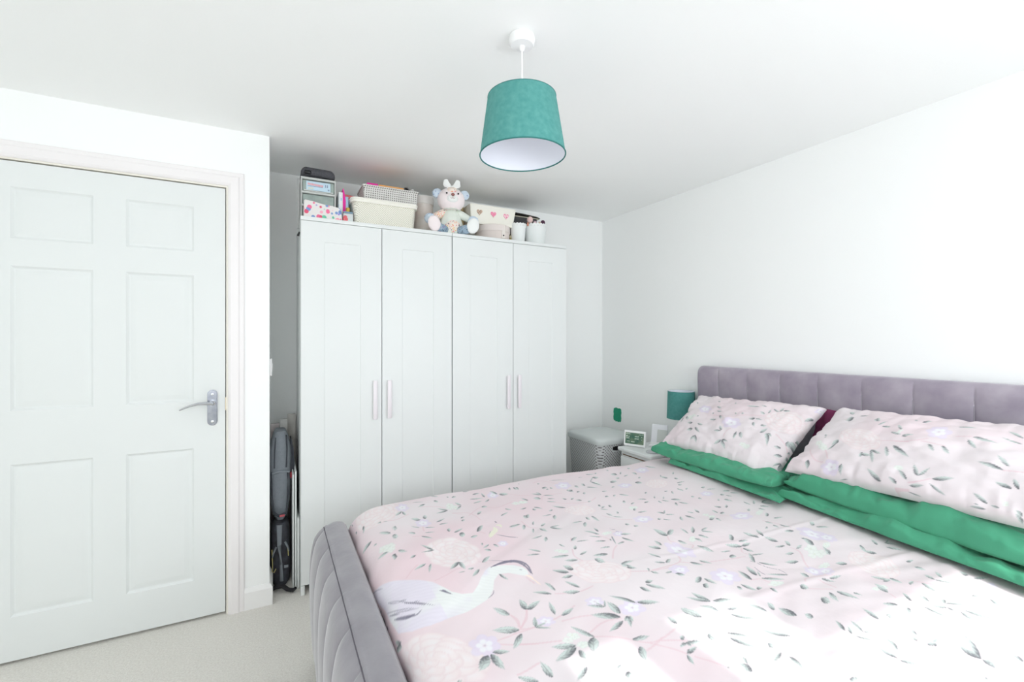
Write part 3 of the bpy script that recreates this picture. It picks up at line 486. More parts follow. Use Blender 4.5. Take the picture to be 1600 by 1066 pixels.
# ------------------------------------------------------------------ printed cloth
NOISE_T = np.random.RandomState(3)
def L3(c): return np.array(lin(c))
C_PINK = L3((225, 203, 209)); C_BASE = L3((224, 215, 218)); C_DARK = L3((90, 90, 97)); C_PALE = L3((200, 209, 206)); C_MID = L3((128, 138, 140))
C_CREAM = L3((232, 224, 225)); C_PEACH = L3((229, 212, 213)); C_LILAC = L3((219, 209, 226)); C_WHITE = L3((231, 231, 234)); C_STEM = L3((219, 190, 197)); C_GRN = L3((224, 228, 223))
def sm(x, a, b): t = np.clip((x - a) / (b - a), 0, 1); return t * t * (3 - 2 * t)
class Canvas:
    def __init__(self, S, T, X=None, Y=None, tone=0):
        self.S, self.T = S, T
        self.G = np.stack(np.meshgrid(S, T, indexing='ij'), -1)
        n = fbm(self.G[..., 0] * 3 + 5, self.G[..., 1] * 3, 11)
        k = np.clip(.42 + .7 * n + tone, 0, 1)[..., None]
        self.C = C_BASE * (1 - k) + C_PINK * k
        self.grain = 1 + .0
    def win(self, lo, hi):
        a, b = np.searchsorted(self.S, (lo[0], hi[0])); c, d = np.searchsorted(self.T, (lo[1], hi[1]))
        return slice(a, b), slice(c, d)
    def put(self, w, col, al):
        al = al[..., None]; self.C[w] = self.C[w] * (1 - al) + col * al
    def leaf(self, v, rnd):
        b = np.array(v[0:2]); t = np.array(v[2:4]); wv = np.array(v[4:6])
        ax = t - b; M = np.array([ax, wv]).T
        if abs(np.linalg.det(M)) < 1e-9: return
        Mi = np.linalg.inv(M); c = np.stack([b - wv, b + wv, t - wv, t + wv])
        w = self.win(c.min(0) - .004, c.max(0) + .004); g = self.G[w] - b
        if g.size == 0: return
        q = g @ Mi.T; a = q[..., 0]; n = q[..., 1]
        ac = np.clip(a, 0, 1); wd = np.clip(np.sin(math.pi * ac ** .8) ** .85, .02, 1)
        r = n / wd; wl = np.linalg.norm(wv); soft = .0012 / (wl * wd + 1e-6)
        al = (1 - sm(np.abs(r), 1 - soft, 1 + soft * .6)) * (a > -.02) * (a < 1.02) * (1 - .45 * sm(a, .75, 1))
        sg = 1 if rnd.rand() < .5 else -1; bias = rnd.rand() * .7 - .2
        veins = .12 * np.sin(a * 26 + np.abs(n) * 8)
        dk = sm(.75 - a + bias * .5 + .38 * sg * r + veins, .05, .95)
        dk = np.maximum(dk, .85 * sm(sg * r, .60, .92) * (1 - .4 * ac)); dk = np.maximum(dk, .7 * (1 - sm(np.abs(n * wl), .0006, .0022)) * (1 - ac * .5))
        dk = np.maximum(dk, .45 * sm(-sg * r, .8, 1.0))
        dk = (dk * .92)[..., None]
        col = C_PALE * (1 - dk) + C_DARK * dk
        self.put(w, col, np.clip(al, 0, 1))
    def blob(self, c, A, B, col, soft=.25, alpha=1, edge=None, edgea=.0):
        c = np.array(c); A = np.array(A); B = np.array(B); M = np.array([A, B]).T
        if abs(np.linalg.det(M)) < 1e-10: return
        Mi = np.linalg.inv(M); ext = np.sqrt(A ** 2 + B ** 2) * 1.1
        w = self.win(c - ext, c + ext); g = self.G[w] - c
        if g.size == 0: return
        q = g @ Mi.T; r = np.sqrt((q ** 2).sum(-1))
        al = (1 - sm(r, 1 - soft, 1.0)) * alpha
        cc = np.broadcast_to(col, al.shape + (3,)).copy()
        if edge is not None:
            e = (sm(r, 1 - soft - .16, 1 - soft * .5) * edgea)[..., None]; cc = cc * (1 - e) + edge * e
        self.put(w, cc, al)
    def stroke(self, pts, wd, col, alpha=1, taper=True):
        pts = np.array(pts, float)
        # resample by Catmull-Rom
        if len(pts) > 2:
            out = []
            for i in range(len(pts) - 1):
                a, b, c, d = pts[max(i - 1, 0)], pts[i], pts[i + 1], pts[min(i + 2, len(pts) - 1)]
                for k in range(5):
                    t = k / 5; out.append(.5 * (2 * b + (c - a) * t + (2 * a - 5 * b + 4 * c - d) * t * t + (-a + 3 * b - 3 * c + d) * t ** 3))
            out.append(pts[-1]); pts = np.array(out)
        w = self.win(pts.min(0) - wd * 2, pts.max(0) + wd * 2); g = self.G[w]
        if g.size == 0: return
        best = np.full(g.shape[:2], 9.)
        n = len(pts) - 1
        for i in range(n):
            p, q = pts[i], pts[i + 1]; d = q - p; L = (d ** 2).sum() + 1e-12
            t = np.clip(((g - p) @ d) / L, 0, 1); dist = np.linalg.norm(g - p - t[..., None] * d, axis=-1)
            f = (i + t) / n; ww = wd * (np.sin(math.pi * np.clip(f, .04, .96)) ** .6 if taper else 1)
            best = np.minimum(best, dist - ww)
        self.put(w, col, (1 - sm(best, -.0007, .0011)) * alpha)
    def poly(self, pts, colf, soft=.003):
        pts = np.array(pts, float); w = self.win(pts.min(0) - .01, pts.max(0) + .01); g = self.G[w]
        if g.size == 0: return
        x, y = g[..., 0], g[..., 1]; ins = np.zeros(x.shape, bool); dist = np.full(x.shape, 9.)
        for i in range(len(pts)):
            p, q = pts[i], pts[(i + 1) % len(pts)]
            cond = (p[1] > y) != (q[1] > y)
            xx = (q[0] - p[0]) * (y - p[1]) / (q[1] - p[1] + 1e-12) + p[0]
            ins ^= cond & (x < xx)
            d = q - p; t = np.clip(((g - p) @ d) / ((d ** 2).sum() + 1e-12), 0, 1); dist = np.minimum(dist, np.linalg.norm(g - p - t[..., None] * d, axis=-1))
        sd = np.where(ins, -dist, dist)
        self.put(w, colf(g), 1 - sm(sd, -soft, soft * .3))
    def peony(self, c, A, B, rnd, warm=1.0):
        c = np.array(c); A = np.array(A); B = np.array(B)
        for ring, (rad, n, sz) in enumerate(((.72, 11, .42), (.52, 9, .38), (.32, 7, .30), (.14, 4, .22))):
            for k in range(n):
                a = 2 * math.pi * (k + .5 * (ring % 2) + .25 * rnd.rand()) / n
                pc = c + A * rad * math.cos(a) + B * rad * math.sin(a)
                u = A * math.cos(a) + B * math.sin(a); v = -A * math.sin(a) + B * math.cos(a)
                col = C_CREAM * (.55 + .3 * rnd.rand()); k2 = .25 + .35 * rnd.rand(); col = C_CREAM * (1 - k2 * warm) + C_PEACH * k2 * warm
                self.blob(pc, u * sz * (.75 + .2 * rnd.rand()), v * sz * (.9 + .3 * rnd.rand()), col, .16, .9, C_STEM * .7 + C_CREAM * .3, .6)
                self.blob(pc + u * sz * .22, u * sz * .5, v * sz * .6, C_WHITE, .9, .35)
    def lilac(self, c, A, B, rnd):
        c = np.array(c); A = np.array(A); B = np.array(B)
        for k in range(6):
            a = 2 * math.pi * (k + .3 * rnd.rand()) / 6; u = A * math.cos(a) + B * math.sin(a); v = -A * math.sin(a) + B * math.cos(a)
            self.blob(c + u * .58, u * .46, v * .42, C_LILAC, .3, .85, C_LILAC * .93, .4)
        for k in range(5):
            a = 2 * math.pi * (k + .5) / 5; u = A * math.cos(a) + B * math.sin(a); v = -A * math.sin(a) + B * math.cos(a)
            self.blob(c + u * .32, u * .28, v * .27, C_WHITE, .35, .85, C_LILAC, .5)
        self.blob(c, A * .10, B * .10, C_LILAC * .8, .5, .8)
    def white(self, c, A, B, rnd):
        c = np.array(c); A = np.array(A); B = np.array(B)
        for j in range(3):
            o = c + A * .45 * (rnd.rand() * 2 - 1) + B * .45 * (rnd.rand() * 2 - 1)
            for k in range(5):
                a = 2 * math.pi * (k + .5 * rnd.rand()) / 5; u = (A * math.cos(a) + B * math.sin(a)) * .55; v = (-A * math.sin(a) + B * math.cos(a)) * .55
                self.blob(o + u * .5, u * .5, v * .45, C_GRN, .3, .8, C_MID * .4 + C_GRN * .6, .45)
            self.blob(o, A * .07, B * .07, L3((215, 222, 190)), .5, .8)
def dec(s, n):
    v = [int(x) / 1000 for x in s.split()]
    return [v[i:i + n] for i in range(0, len(v), n)]
def paint(cv, name, seed=1):
    D = PRINT.get(name, {}); rnd = np.random.RandomState(seed)
    for s in D.get('stem', []):
        v = [int(x) / 1000 for x in s.split()]; cv.stroke([v[i:i + 2] for i in range(0, len(v), 2)], .0022, C_STEM, .65, False)
    for v in dec(D.get('peony', ''), 6): cv.peony(v[:2], v[2:4], v[4:6], rnd)
    for v in dec(D.get('white', ''), 6): cv.white(v[:2], v[2:4], v[4:6], rnd)
    for v in dec(D.get('lilac', ''), 6): cv.lilac(v[:2], v[2:4], v[4:6], rnd)
    for v in dec(D.get('leaf', ''), 6): cv.leaf(v, rnd)
    if 'heron' in D:
        v = dec(D['heron'], 2); o = np.array(v[0])
        P = np.array(v); lo, hi = P.min(0), P.max(0)
        def cf(g):
            k = sm(fbm(g[..., 0] * 9, g[..., 1] * 9, 31) + (g[..., 0] < lo[0] + .17) * .5 + (lo[0] + .2 - g[..., 0]) * 2.5, -.1, .8)[..., None]
            f = (.5 + .5 * np.sin(g[..., 0] * 260 + g[..., 1] * 420 + 3 * fbm(g[..., 0] * 20, g[..., 1] * 20, 5)))[..., None] * .05
            return (C_GRN * .5 + C_WHITE * .5) * (1 - k) + L3((222, 216, 228)) * k - f * .5
        cv.poly(v, cf)
    for col, key in ((L3((112, 108, 128)), 'ink'), (L3((246, 226, 212)), 'beak'), (L3((226, 226, 205)), 'bird')):
        for s in D.get(key, []):
            v = [int(x) / 1000 for x in s.split()]; cv.stroke([v[i:i + 2] for i in range(1, len(v), 2)], v[0], col, .85)

m_print, nt, bs = node_mat('floral_cotton', .85, .12)
at = nt.nodes.new('ShaderNodeAttribute'); at.attribute_name = 'print'
nt.links.new(at.outputs['Color'], bs.inputs['Base Color'])
tc = nt.nodes.new('ShaderNodeTexCoord'); nz = nt.nodes.new('ShaderNodeTexNoise'); nz.inputs['Scale'].default_value = 18; nz.inputs['Detail'].default_value = 5
nt.links.new(tc.outputs['Object'], nz.inputs['Vector']); bp = nt.nodes.new('ShaderNodeBump'); bp.inputs['Strength'].default_value = .18; bp.inputs['Distance'].default_value = .01
nt.links.new(nz.outputs[0], bp.inputs['Height']); nt.links.new(bp.outputs[0], bs.inputs['Normal'])

# ------------------------------------------------------------------ duvet
DETAIL = globals().get('DETAIL', 1)
def duvet():
    S = np.concatenate([np.linspace(0, .19, 50)[:-1], np.arange(.19, 1.05, .0026), np.arange(1.05, 1.92, .0036)])
    T = np.concatenate([np.linspace(0, .25, 8)[:-1], np.linspace(.25, .39, 30)[:-1], np.arange(.39, 1.80, .0027), np.linspace(1.80, 1.97, 50), np.linspace(1.97, 2.20, 10)[1:]])
    # s: foot roll (0..0.19) then flat; t: near hang, near roll, top, far roll, far hang
    th = np.clip(S / .19, 0, 1) * math.pi / 2
    fx = np.where(S < .19, .270 + .13 * (1 - np.cos(th)), .40 + (S - .19)); dx = np.where(S < .19, .105 * (1 - np.sin(th)), 0)
    def side(t):   # t measured from the top outwards
        a = np.clip(t / .14, 0, 1) * math.pi / 2
        out = np.where(t < .14, .075 * np.sin(a), .075); dn = np.where(t < .14, .095 * (1 - np.cos(a)), .095 + (t - .14) * .98)
        return out, dn
    n_o, n_d = side(np.clip(.39 - T, 0, 9)); f_o, f_d = side(np.clip(T - 1.83, 0, 9))
    y0 = .385
    fy = y0 + np.clip(T - .39, 0, 1.44) * (1.545 / 1.44) - n_o + f_o
    X, Y = np.meshgrid(fx, fy, indexing='ij'); TT = np.broadcast_to(T, X.shape)
    Z = .592 - dx[:, None] - n_d[None, :] - f_d[None, :]
    top = np.exp(-((n_d + f_d) / .06))[None, :] * np.exp(-dx / .05)[:, None]
    Z = Z + top * (.011 * fbm(X * 3.1, Y * 3.1, 21, 2) - .004)
    # long soft folds running from the pillows towards the foot, creases where it was folded
    u = X * math.cos(.5) + Y * math.sin(.5); v = -X * math.sin(.5) + Y * math.cos(.5)
    Z += top * .0035 * fbm(u * 2.2 + 3, v * 13, 41, 2)
    u2 = X * math.cos(-.35) + Y * math.sin(-.35); v2 = -X * math.sin(-.35) + Y * math.cos(-.35)
    near = sm(1.5 - Y, .2, 1.0) * sm(X, .7, 1.2)
    Z += top * near * .0045 * fbm(u2 * 1.4, v2 * 15, 45, 2)
    Z += top * .003 * np.exp(-((Y - 1.02 - .05 * np.sin(X * 2)) / .012) ** 2) * sm(X, .9, 1.2)
    rid = np.exp(-((Y - .78 + .12 * (X - 1.2)) / .015) ** 2); Z += top * .004 * rid * sm(X, .8, 1.1)
    Z -= top * .012 * np.exp(-((Y - BY0 - .05) / .1) ** 2)
    fold = np.sin(Y * 23) * .006 + np.sin(Y * 51 + 1) * .003
    Z -= (dx[:, None] > .02) * 0; X = X - fold * np.clip(dx / .1, 0, 1)[:, None] * .6 * (X < .45)
    hang = (np.clip((n_d + f_d) - .08, 0, .2) / .2)[None, :] * (.008 * np.sin(X * 17) + .005 * np.sin(X * 39 + 1))
    Y = Y + np.where(TT > 1, -1, 1) * hang * -1 * 0 + np.where(TT > 1, -np.abs(hang), np.abs(hang))
    cv = Canvas(S, T)
    cv.C = cv.C * (1 - .35 * sm(cv.G[..., 0], .7, 1.5))[..., None] + C_BASE * (.35 * sm(cv.G[..., 0], .7, 1.5))[..., None]
    paint(cv, 'duvet', 3)
    P = np.stack([X, Y, Z], -1)
    P = P - np.array([1.3, 1.155, 0])
    o = grid_obj('duvet', P, m_print, None, cv.C)
    o.location = (1.3, 1.155, 0)
    sol = o.modifiers.new('thickness', 'SOLIDIFY'); sol.thickness = .008; sol.offset = -1
    tag(o, 'pink duvet printed with a heron, peonies and grey leaves, spread over the bed', 'duvet')
    o['grid'] = [len(S), len(T)]
    return o, S, T
DUV, DS, DT = duvet()

# ------------------------------------------------------------------ pillows
def pillow(name, m, c, thick, nu=160, nv=110, inset=.05, seed=1, label=None, cat='pillow', printname=None, size=(.74, .48), wr=.006, sag=0, group=None, bottom=.6, up=None, edgew=.5):
    """c: corners (front-left u=-1,v=-1), (front-right u=1,v=-1), (back-right), (back-left)"""
    c = [np.array(p, float) for p in c]
    a1 = np.sin(np.linspace(-1, 1, nu) * math.pi / 2 * .97) / math.sin(math.pi / 2 * .97); b1 = np.sin(np.linspace(-1, 1, nv) * math.pi / 2 * .97) / math.sin(math.pi / 2 * .97)
    A, Bv = np.meshgrid(a1, b1, indexing='ij')
    a = A * (1 - inset * (1 - Bv ** 2)); b = Bv * (1 - inset * 1.3 * (1 - A ** 2))
    u, v = (a + 1) / 2, (b + 1) / 2
    P = (1 - u)[..., None] * (1 - v)[..., None] * c[0] + u[..., None] * (1 - v)[..., None] * c[1] + u[..., None] * v[..., None] * c[2] + (1 - u)[..., None] * v[..., None] * c[3]
    N = np.cross(c[1] - c[0], c[3] - c[0]); N /= np.linalg.norm(N)
    if N[2] < 0: N = -N
    t = thick * (np.clip((1 - A ** 2), 0, 1) ** edgew * np.clip((1 - Bv ** 2), 0, 1) ** edgew) ** .75
    w = fbm(A * 3.2 + 9, Bv * 2.4, seed, 3) * wr * np.clip(t / (thick * .3), 0, 1)
    # gathers radiating from the hems
    e = np.exp(-(1 - np.abs(Bv)) / .22) * fbm(A * 12, Bv * 1.3 + 2, seed + 9, 2) + np.exp(-(1 - np.abs(A)) / .16) * fbm(A * 1.5, Bv * 9 + 2, seed + 19, 2)
    w = w + e * wr * .8 * np.clip(t / (thick * .25), 0, 1)
    TOP = P + N * (t + w)[..., None]; BOT = P - N * (t * bottom)[..., None]
    wob = (.004 * fbm(A * 5, Bv * 5, seed + 40, 2))[..., None] * np.array([1, 0, 0])
    TOP = TOP + wob; BOT = BOT + wob
    cols = None
    if printname:
        S = (a1 + 1) / 2 * size[0]; T = (b1 + 1) / 2 * size[1]
        cv = Canvas(S, T, tone=-.35); paint(cv, printname, seed); cols = cv.C
    ctr = (c[0] + c[1] + c[2] + c[3]) / 4
    o = grid_obj(name, TOP - ctr, m, None, cols, BOT - ctr); o.location = ctr
    if label: tag(o, label, cat, group)
    return o, a1, b1
# (c0 front-left seen from the bed's foot = far side, towards +y ; u runs towards -y)
gl, _, _ = pillow('green_pillow', GREEN, [(1.895, 1.925, .655), (1.850, 1.19, .665), (2.30, 1.20, .655), (2.30, 1.925, .655)], .062, 170, 110, .035, 5, edgew=.34,
               label='emerald cotton pillow under the floral pillow nearest the bedside lamp', wr=.014, bottom=.6)
gr, _, _ = pillow('green_pillow', GREEN, [(1.93, 1.185, .675), (1.80, .36, .675), (2.30, .36, .66), (2.30, 1.18, .66)], .072, 190, 120, .035, 8, edgew=.34,
               label='emerald cotton pillow under the floral pillow at the right edge of the photo', wr=.018, bottom=.6)
gl2, _, _ = pillow('pillowcase_flap', GREEN, [(1.895, 1.80, .612), (1.835, 1.14, .612), (2.1, 1.16, .62), (2.1, 1.85, .62)], .034, 110, 70, .05, 15, None, wr=.012, bottom=.3)
gr2, _, _ = pillow('pillowcase_flap', GREEN, [(1.90, 1.20, .618), (1.775, .34, .615), (2.1, .36, .62), (2.1, 1.18, .62)], .044, 130, 70, .03, 16, None, wr=.016, bottom=.4)
for fl, p in ((gl2, gl), (gr2, gr)):
    fl.parent = p; fl.location = fl.location - p.location
bp_, _, _ = pillow('burgundy_pillow', BURG, [(2.235, 1.26, .74), (2.235, 1.02, .74), (2.315, 1.03, .955), (2.315, 1.25, .955)], .018, 60, 40, .04, 21,
               'burgundy pillow showing in the gap between the two floral pillows', bottom=.5)
PL, PLA, PLB = pillow('floral_pillow', m_print, [(1.955, 1.895, .690), (1.950, 1.240, .645), (2.245, 1.180, .958), (2.255, 1.885, .935)], .085, 300, 190, .045, 31, edgew=.40,
               label='pink floral pillow propped on the emerald pillow nearest the bedside lamp', printname='pillow_left', size=(.74, .42), wr=.009, bottom=.25)
PR, PRA, PRB = pillow('floral_pillow', m_print, [(1.955, 1.195, .712), (1.86, .36, .75), (2.245, .36, .985), (2.245, 1.122, .955)], .09, 330, 200, .035, 33, edgew=.42,
               label='pink floral pillow propped on the emerald pillow, cut by the right edge of the photo', printname='pillow_right', size=(.82, .45), wr=.010, bottom=.25)

# ------------------------------------------------------------------ patterned materials
def spots(name, base, cols, scale=60, thr=.42, rough=.8, bump=0):
    """cell pattern: blobs of several colours on a base cloth / print"""
    m, nt, b = node_mat(name, rough); L = nt.links
    tc = nt.nodes.new('ShaderNodeTexCoord'); v = nt.nodes.new('ShaderNodeTexVoronoi'); v.inputs['Scale'].default_value = scale
    L.new(tc.outputs['Object'], v.inputs['Vector'])
    cr = nt.nodes.new('ShaderNodeValToRGB'); cr.color_ramp.interpolation = 'CONSTANT'
    el = cr.color_ramp.elements; el[0].position = 0; el[0].color = lin(cols[0]) + (1,); el[1].position = 1 / len(cols); el[1].color = lin(cols[1 % len(cols)]) + (1,)
    for i in range(2, len(cols)): e = el.new(i / len(cols)); e.color = lin(cols[i]) + (1,)
    sp = nt.nodes.new('ShaderNodeSeparateColor'); L.new(v.outputs['Color'], sp.inputs[0]); L.new(sp.outputs[0], cr.inputs[0])
    mr = nt.nodes.new('ShaderNodeMapRange'); mr.inputs[1].default_value = thr - .08; mr.inputs[2].default_value = thr; mr.inputs[3].default_value = 1; mr.inputs[4].default_value = 0
    L.new(v.outputs['Distance'], mr.inputs[0])
    mx = nt.nodes.new('ShaderNodeMix'); mx.data_type = 'RGBA'; L.new(mr.outputs[0], mx.inputs[0]); mx.inputs[6].default_value = lin(base) + (1,); L.new(cr.outputs[0], mx.inputs[7])
    L.new(mx.outputs[2], b.inputs['Base Color'])
    return m
def lattice(name, base, hole_shade, sx, sz, thr=.35, rough=.5, diag=True, bump=.6):
    """moulded plastic lattice: holes in rows, the shade inside them put into the colour, set on the diagonal"""
    m, nt, b = node_mat(name, rough); L = nt.links; N = nt.nodes.new
    tc = N('ShaderNodeTexCoord'); sep = N('ShaderNodeSeparateXYZ'); L.new(tc.outputs['Object'], sep.inputs[0])
    def M(op, a, b_=None):
        n = N('ShaderNodeMath'); n.operation = op
        for i, q in enumerate((a, b_)):
            if q is None: continue
            if isinstance(q, (int, float)): n.inputs[i].default_value = q
            else: L.new(q, n.inputs[i])
        return n.outputs[0]
    h = M('ADD', sep.outputs[0], sep.outputs[1])
    a = M('MULTIPLY', h, math.pi / sx); c = M('MULTIPLY', sep.outputs[2], math.pi / sz)
    if diag: p, q = M('ADD', a, c), M('SUBTRACT', a, c)
    else: p, q = a, c
    w = M('MULTIPLY', M('ABSOLUTE', M('SINE', p)), M('ABSOLUTE', M('SINE', q)))
    mr = N('ShaderNodeMapRange'); mr.inputs[1].default_value = thr; mr.inputs[2].default_value = min(1, thr + .25); L.new(w, mr.inputs[0])
    mx = N('ShaderNodeMix'); mx.data_type = 'RGBA'; L.new(mr.outputs[0], mx.inputs[0]); mx.inputs[6].default_value = lin(base) + (1,); mx.inputs[7].default_value = lin(hole_shade) + (1,)  # second colour paints the dark interior seen through the holes
    L.new(mx.outputs[2], b.inputs['Base Color'])
    inv = M('SUBTRACT', 1.0, mr.outputs[0]); bp = N('ShaderNodeBump'); bp.inputs['Strength'].default_value = bump; bp.inputs['Distance'].default_value = .003
    L.new(inv, bp.inputs['Height']); L.new(bp.outputs[0], b.inputs['Normal'])
    return m
def flatbx(n, m, d, parent=None, bev=.002, seg=2, M=None): return bx(n, m, d, parent, bev=bev, seg=seg, M=M)
def local(t): return t.matrix_basis.inverted()
def tub(bm, w, d, h, wt, dt, wall=.004, r=.02, rim=.006, n=6):
    """open tapered tub with rounded corners, base at z=0 centred; w,d top size; wt,dt bottom size"""
    def ring(w_, d_, z, r_):
        r_ = min(r_, w_ / 2 - .001, d_ / 2 - .001); out = []
        for cx_, cy_, a0 in ((w_ / 2 - r_, d_ / 2 - r_, 0), (-w_ / 2 + r_, d_ / 2 - r_, 90), (-w_ / 2 + r_, -d_ / 2 + r_, 180), (w_ / 2 - r_, -d_ / 2 + r_, 270)):
            for k in range(n + 1):
                a = R(a0 + 90 * k / n); out.append(bm.verts.new((cx_ + r_ * math.cos(a), cy_ + r_ * math.sin(a), z)))
        return out
    rings = [ring(wt, dt, 0, r), ring(w - rim * 2, d - rim * 2, h - .012, r), ring(w, d, h - .010, r), ring(w, d, h - .002, r), ring(w - .004, d - .004, h, r),
             ring(w - rim * 2 - wall, d - rim * 2 - wall, h, r * .9), ring(w - rim * 2 - wall * 2, d - rim * 2 - wall * 2, h - .012, r * .9), ring(wt - wall * 2, dt - wall * 2, wall, r * .8)]
    for a, b in zip(rings, rings[1:]):
        for k in range(len(a)): bm.faces.new((a[k], a[(k + 1) % len(a)], b[(k + 1) % len(a)], b[k]))
    bm.faces.new(rings[0][::-1]); bm.faces.new(rings[-1])

# ------------------------------------------------------------------ pendant lamp
LXp, LYp = .712, 1.292
pl = thing('pendant_lamp', 'teal linen pendant lampshade hanging from the ceiling on a white flex', 'lamp', (LXp, LYp, H))
bm = bmesh.new(); capped(bm, [(.036, 0), (.041, -.004), (.042, -.012), (.041, -.026), (.036, -.033), (.010, -.035), (.008, -.045), (.005, -.05)][::-1], 40); finish('ceiling_rose', bm, PLASTW, pl)
bm = bmesh.new(); tube(bm, [(0, 0, -.03), (0, 0, -.235)], .0028, 8); finish('flex', bm, PLASTW, pl)
bm = bmesh.new(); capped(bm, [(.018, -.30), (.020, -.29), (.020, -.25), (.012, -.235), (.006, -.228)], 24); finish('lamp_holder', bm, PLASTW, pl)
tilt = Matrix.Translation((0, 0, -.240)) @ Matrix.Rotation(R(-1.0), 4, 'Y') @ Matrix.Translation((0, 0, .235))
zt, zb, rt, rb = -.197, -.383, .1105, .1385
bm = bmesh.new(); lathe(bm, [(rb, zb), (rt, zt)], 72, M=tilt); shd = finish('lamp_shade', bm, TEAL, pl)
bm = bmesh.new(); lathe(bm, [(rb - .0012, zb + .0005), (rt - .0012, zt - .0005)], 72, M=tilt); finish('shade_lining', bm, SHADEIN, shd)
for nm, r_, z_ in (('lower_trim', rb, zb), ('upper_trim', rt, zt)):
    bm = bmesh.new(); ps = [tilt @ Vector((r_ * math.cos(a), r_ * math.sin(a), z_)) for a in np.linspace(0, 2 * math.pi, 65)]; tube(bm, ps, .0022 if r_ == rb else .0011, 8, caps=False); finish(nm, bm, mat('teal_trim', (38, 112, 108), .7), shd)
bm = bmesh.new()
for k in range(3):
    a = 2 * math.pi * k / 3 + .4; tube(bm, [tilt @ Vector((.018 * math.cos(a), .018 * math.sin(a), zt - .03)), tilt @ Vector((rt * math.cos(a), rt * math.sin(a), zt - .003))], .0015, 6)
lathe(bm, [(.024, zt - .034), (.024, zt - .028), (.016, zt - .028), (.016, zt - .034)], 24, M=tilt)
finish('shade_ring', bm, PLASTW, pl)

# ------------------------------------------------------------------ bedside corner
ns = thing('bedside_cabinet', 'white bedside cabinet between the bed and the grey hamper', 'bedside cabinet', (2.20, 2.18, 0))
T = local(ns)
flatbx('carcass', LAM, (2.02, 2.405, 2.045, 2.315, .03, .552), ns, .003, M=T)
flatbx('cabinet_top', LAM, (2.0, 2.41, 2.03, 2.33, .556, .58), ns, .006, 3, M=T)
flatbx('plinth', LAM, (2.035, 2.40, 2.055, 2.305, 0, .03), ns, .001, M=T)
flatbx('gap_strip', mat('gap_brown', (120, 96, 80), .9), (2.017, 2.03, 2.06, 2.30, .530, .536), ns, 0, M=T)
for k in range(3):
    d = flatbx('drawer', LAM, (2.008, 2.022, 2.052, 2.308, .045 + .162 * k, .20 + .162 * k), ns, .003, M=T)
    bm = bmesh.new(); ball(bm, T @ Vector((1.997, 2.18, .12 + .162 * k)), .010, 14, 10); finish('knob', bm, CHROME, d)
# lamp on the cabinet
bl_ = thing('bedside_lamp', 'small lamp with a teal drum shade beside the headboard', 'lamp', (2.318, 2.088, .58))
bm = bmesh.new(); capped(bm, [(.05, 0), (.052, .006), (.045, .014), (.016, .022), (.012, .06), (.018, .10), (.012, .15), (.008, .20)], 32); finish('base', bm, PLASTW, bl_)
bm = bmesh.new(); lathe(bm, [(.088, .195), (.082, .370)], 56); s2 = finish('lamp_shade', bm, mat('teal_linen_small', (66, 134, 129), .85, noise=(60, .6), rgb2=(86, 148, 144), bump=(500, .3)), bl_)
bm = bmesh.new(); lathe(bm, [(.0868, .1955), (.0808, .3695)], 56); finish('shade_lining', bm, SHADEIN, s2)
# smart display
sd = thing('smart_display', 'small white tablet-like display with a green lit screen on the bedside cabinet', 'display', (2.085, 2.262, .58))
RM = Matrix.Rotation(R(-62), 4, 'Z') @ Matrix.Rotation(R(-8), 4, 'X')   # faces towards -y before turning
flatbx('housing', PLASTW, (-.073, .073, -.008, .008, .002, .104), sd, .007, 4, M=RM)
scr_m, nt, b = node_mat('display_screen', .2); L = nt.links
tcn = nt.nodes.new('ShaderNodeTexCoord'); nn = nt.nodes.new('ShaderNodeTexNoise'); nn.inputs['Scale'].default_value = 22; L.new(tcn.outputs['Object'], nn.inputs['Vector'])
cr = nt.nodes.new('ShaderNodeValToRGB'); cr.color_ramp.elements[0].position = .35; cr.color_ramp.elements[0].color = lin((52, 92, 78)) + (1,); cr.color_ramp.elements[1].position = .7; cr.color_ramp.elements[1].color = lin((104, 122, 96)) + (1,)
L.new(nn.outputs[0], cr.inputs[0]); L.new(cr.outputs[0], b.inputs['Emission Color']); b.inputs['Emission Strength'].default_value = .15; L.new(cr.outputs[0], b.inputs['Base Color'])
scr = flatbx('screen', scr_m, (-.061, .061, -.0088, -.0078, .018, .090), sd, 0, M=RM)
lit = mat('screen_text', (190, 205, 190), .5, emit=.1)
bm = bmesh.new()
for x0, x1, z0, z1 in ((-.056, -.048, .079, .085), (-.045, -.028, .0800, .0835), (-.055, -.047, .061, .071), (-.040, -.034, .0615, .067), (-.055, -.034, .052, .056), (-.050, -.030, .033, .0355), (-.022, .002, .0305, .034),
                       (.028, .034, .0795, .0825), (.037, .043, .0795, .0825), (.046, .049, .0795, .0825), (.053, .057, .078, .0845), (.046, .050, .064, .069), (.047, .050, .047, .051)):
    box(bm, x0, x1, -.0092, -.0087, z0, z1, M=RM)
for zr, hts in ((.064, .0075), (.050, .0075)):
    for k in range(4): box(bm, .002 + k * .0068, .0062 + k * .0068, -.0092, -.0087, zr, zr + hts * (1 if k % 2 else .8), M=RM)
finish('screen_marks', bm, lit, scr, smooth=False)
flatbx('rear_foot', PLASTW, (-.04, .04, .006, .045, 0, .012), sd, .003, M=Matrix.Rotation(R(-62), 4, 'Z'))
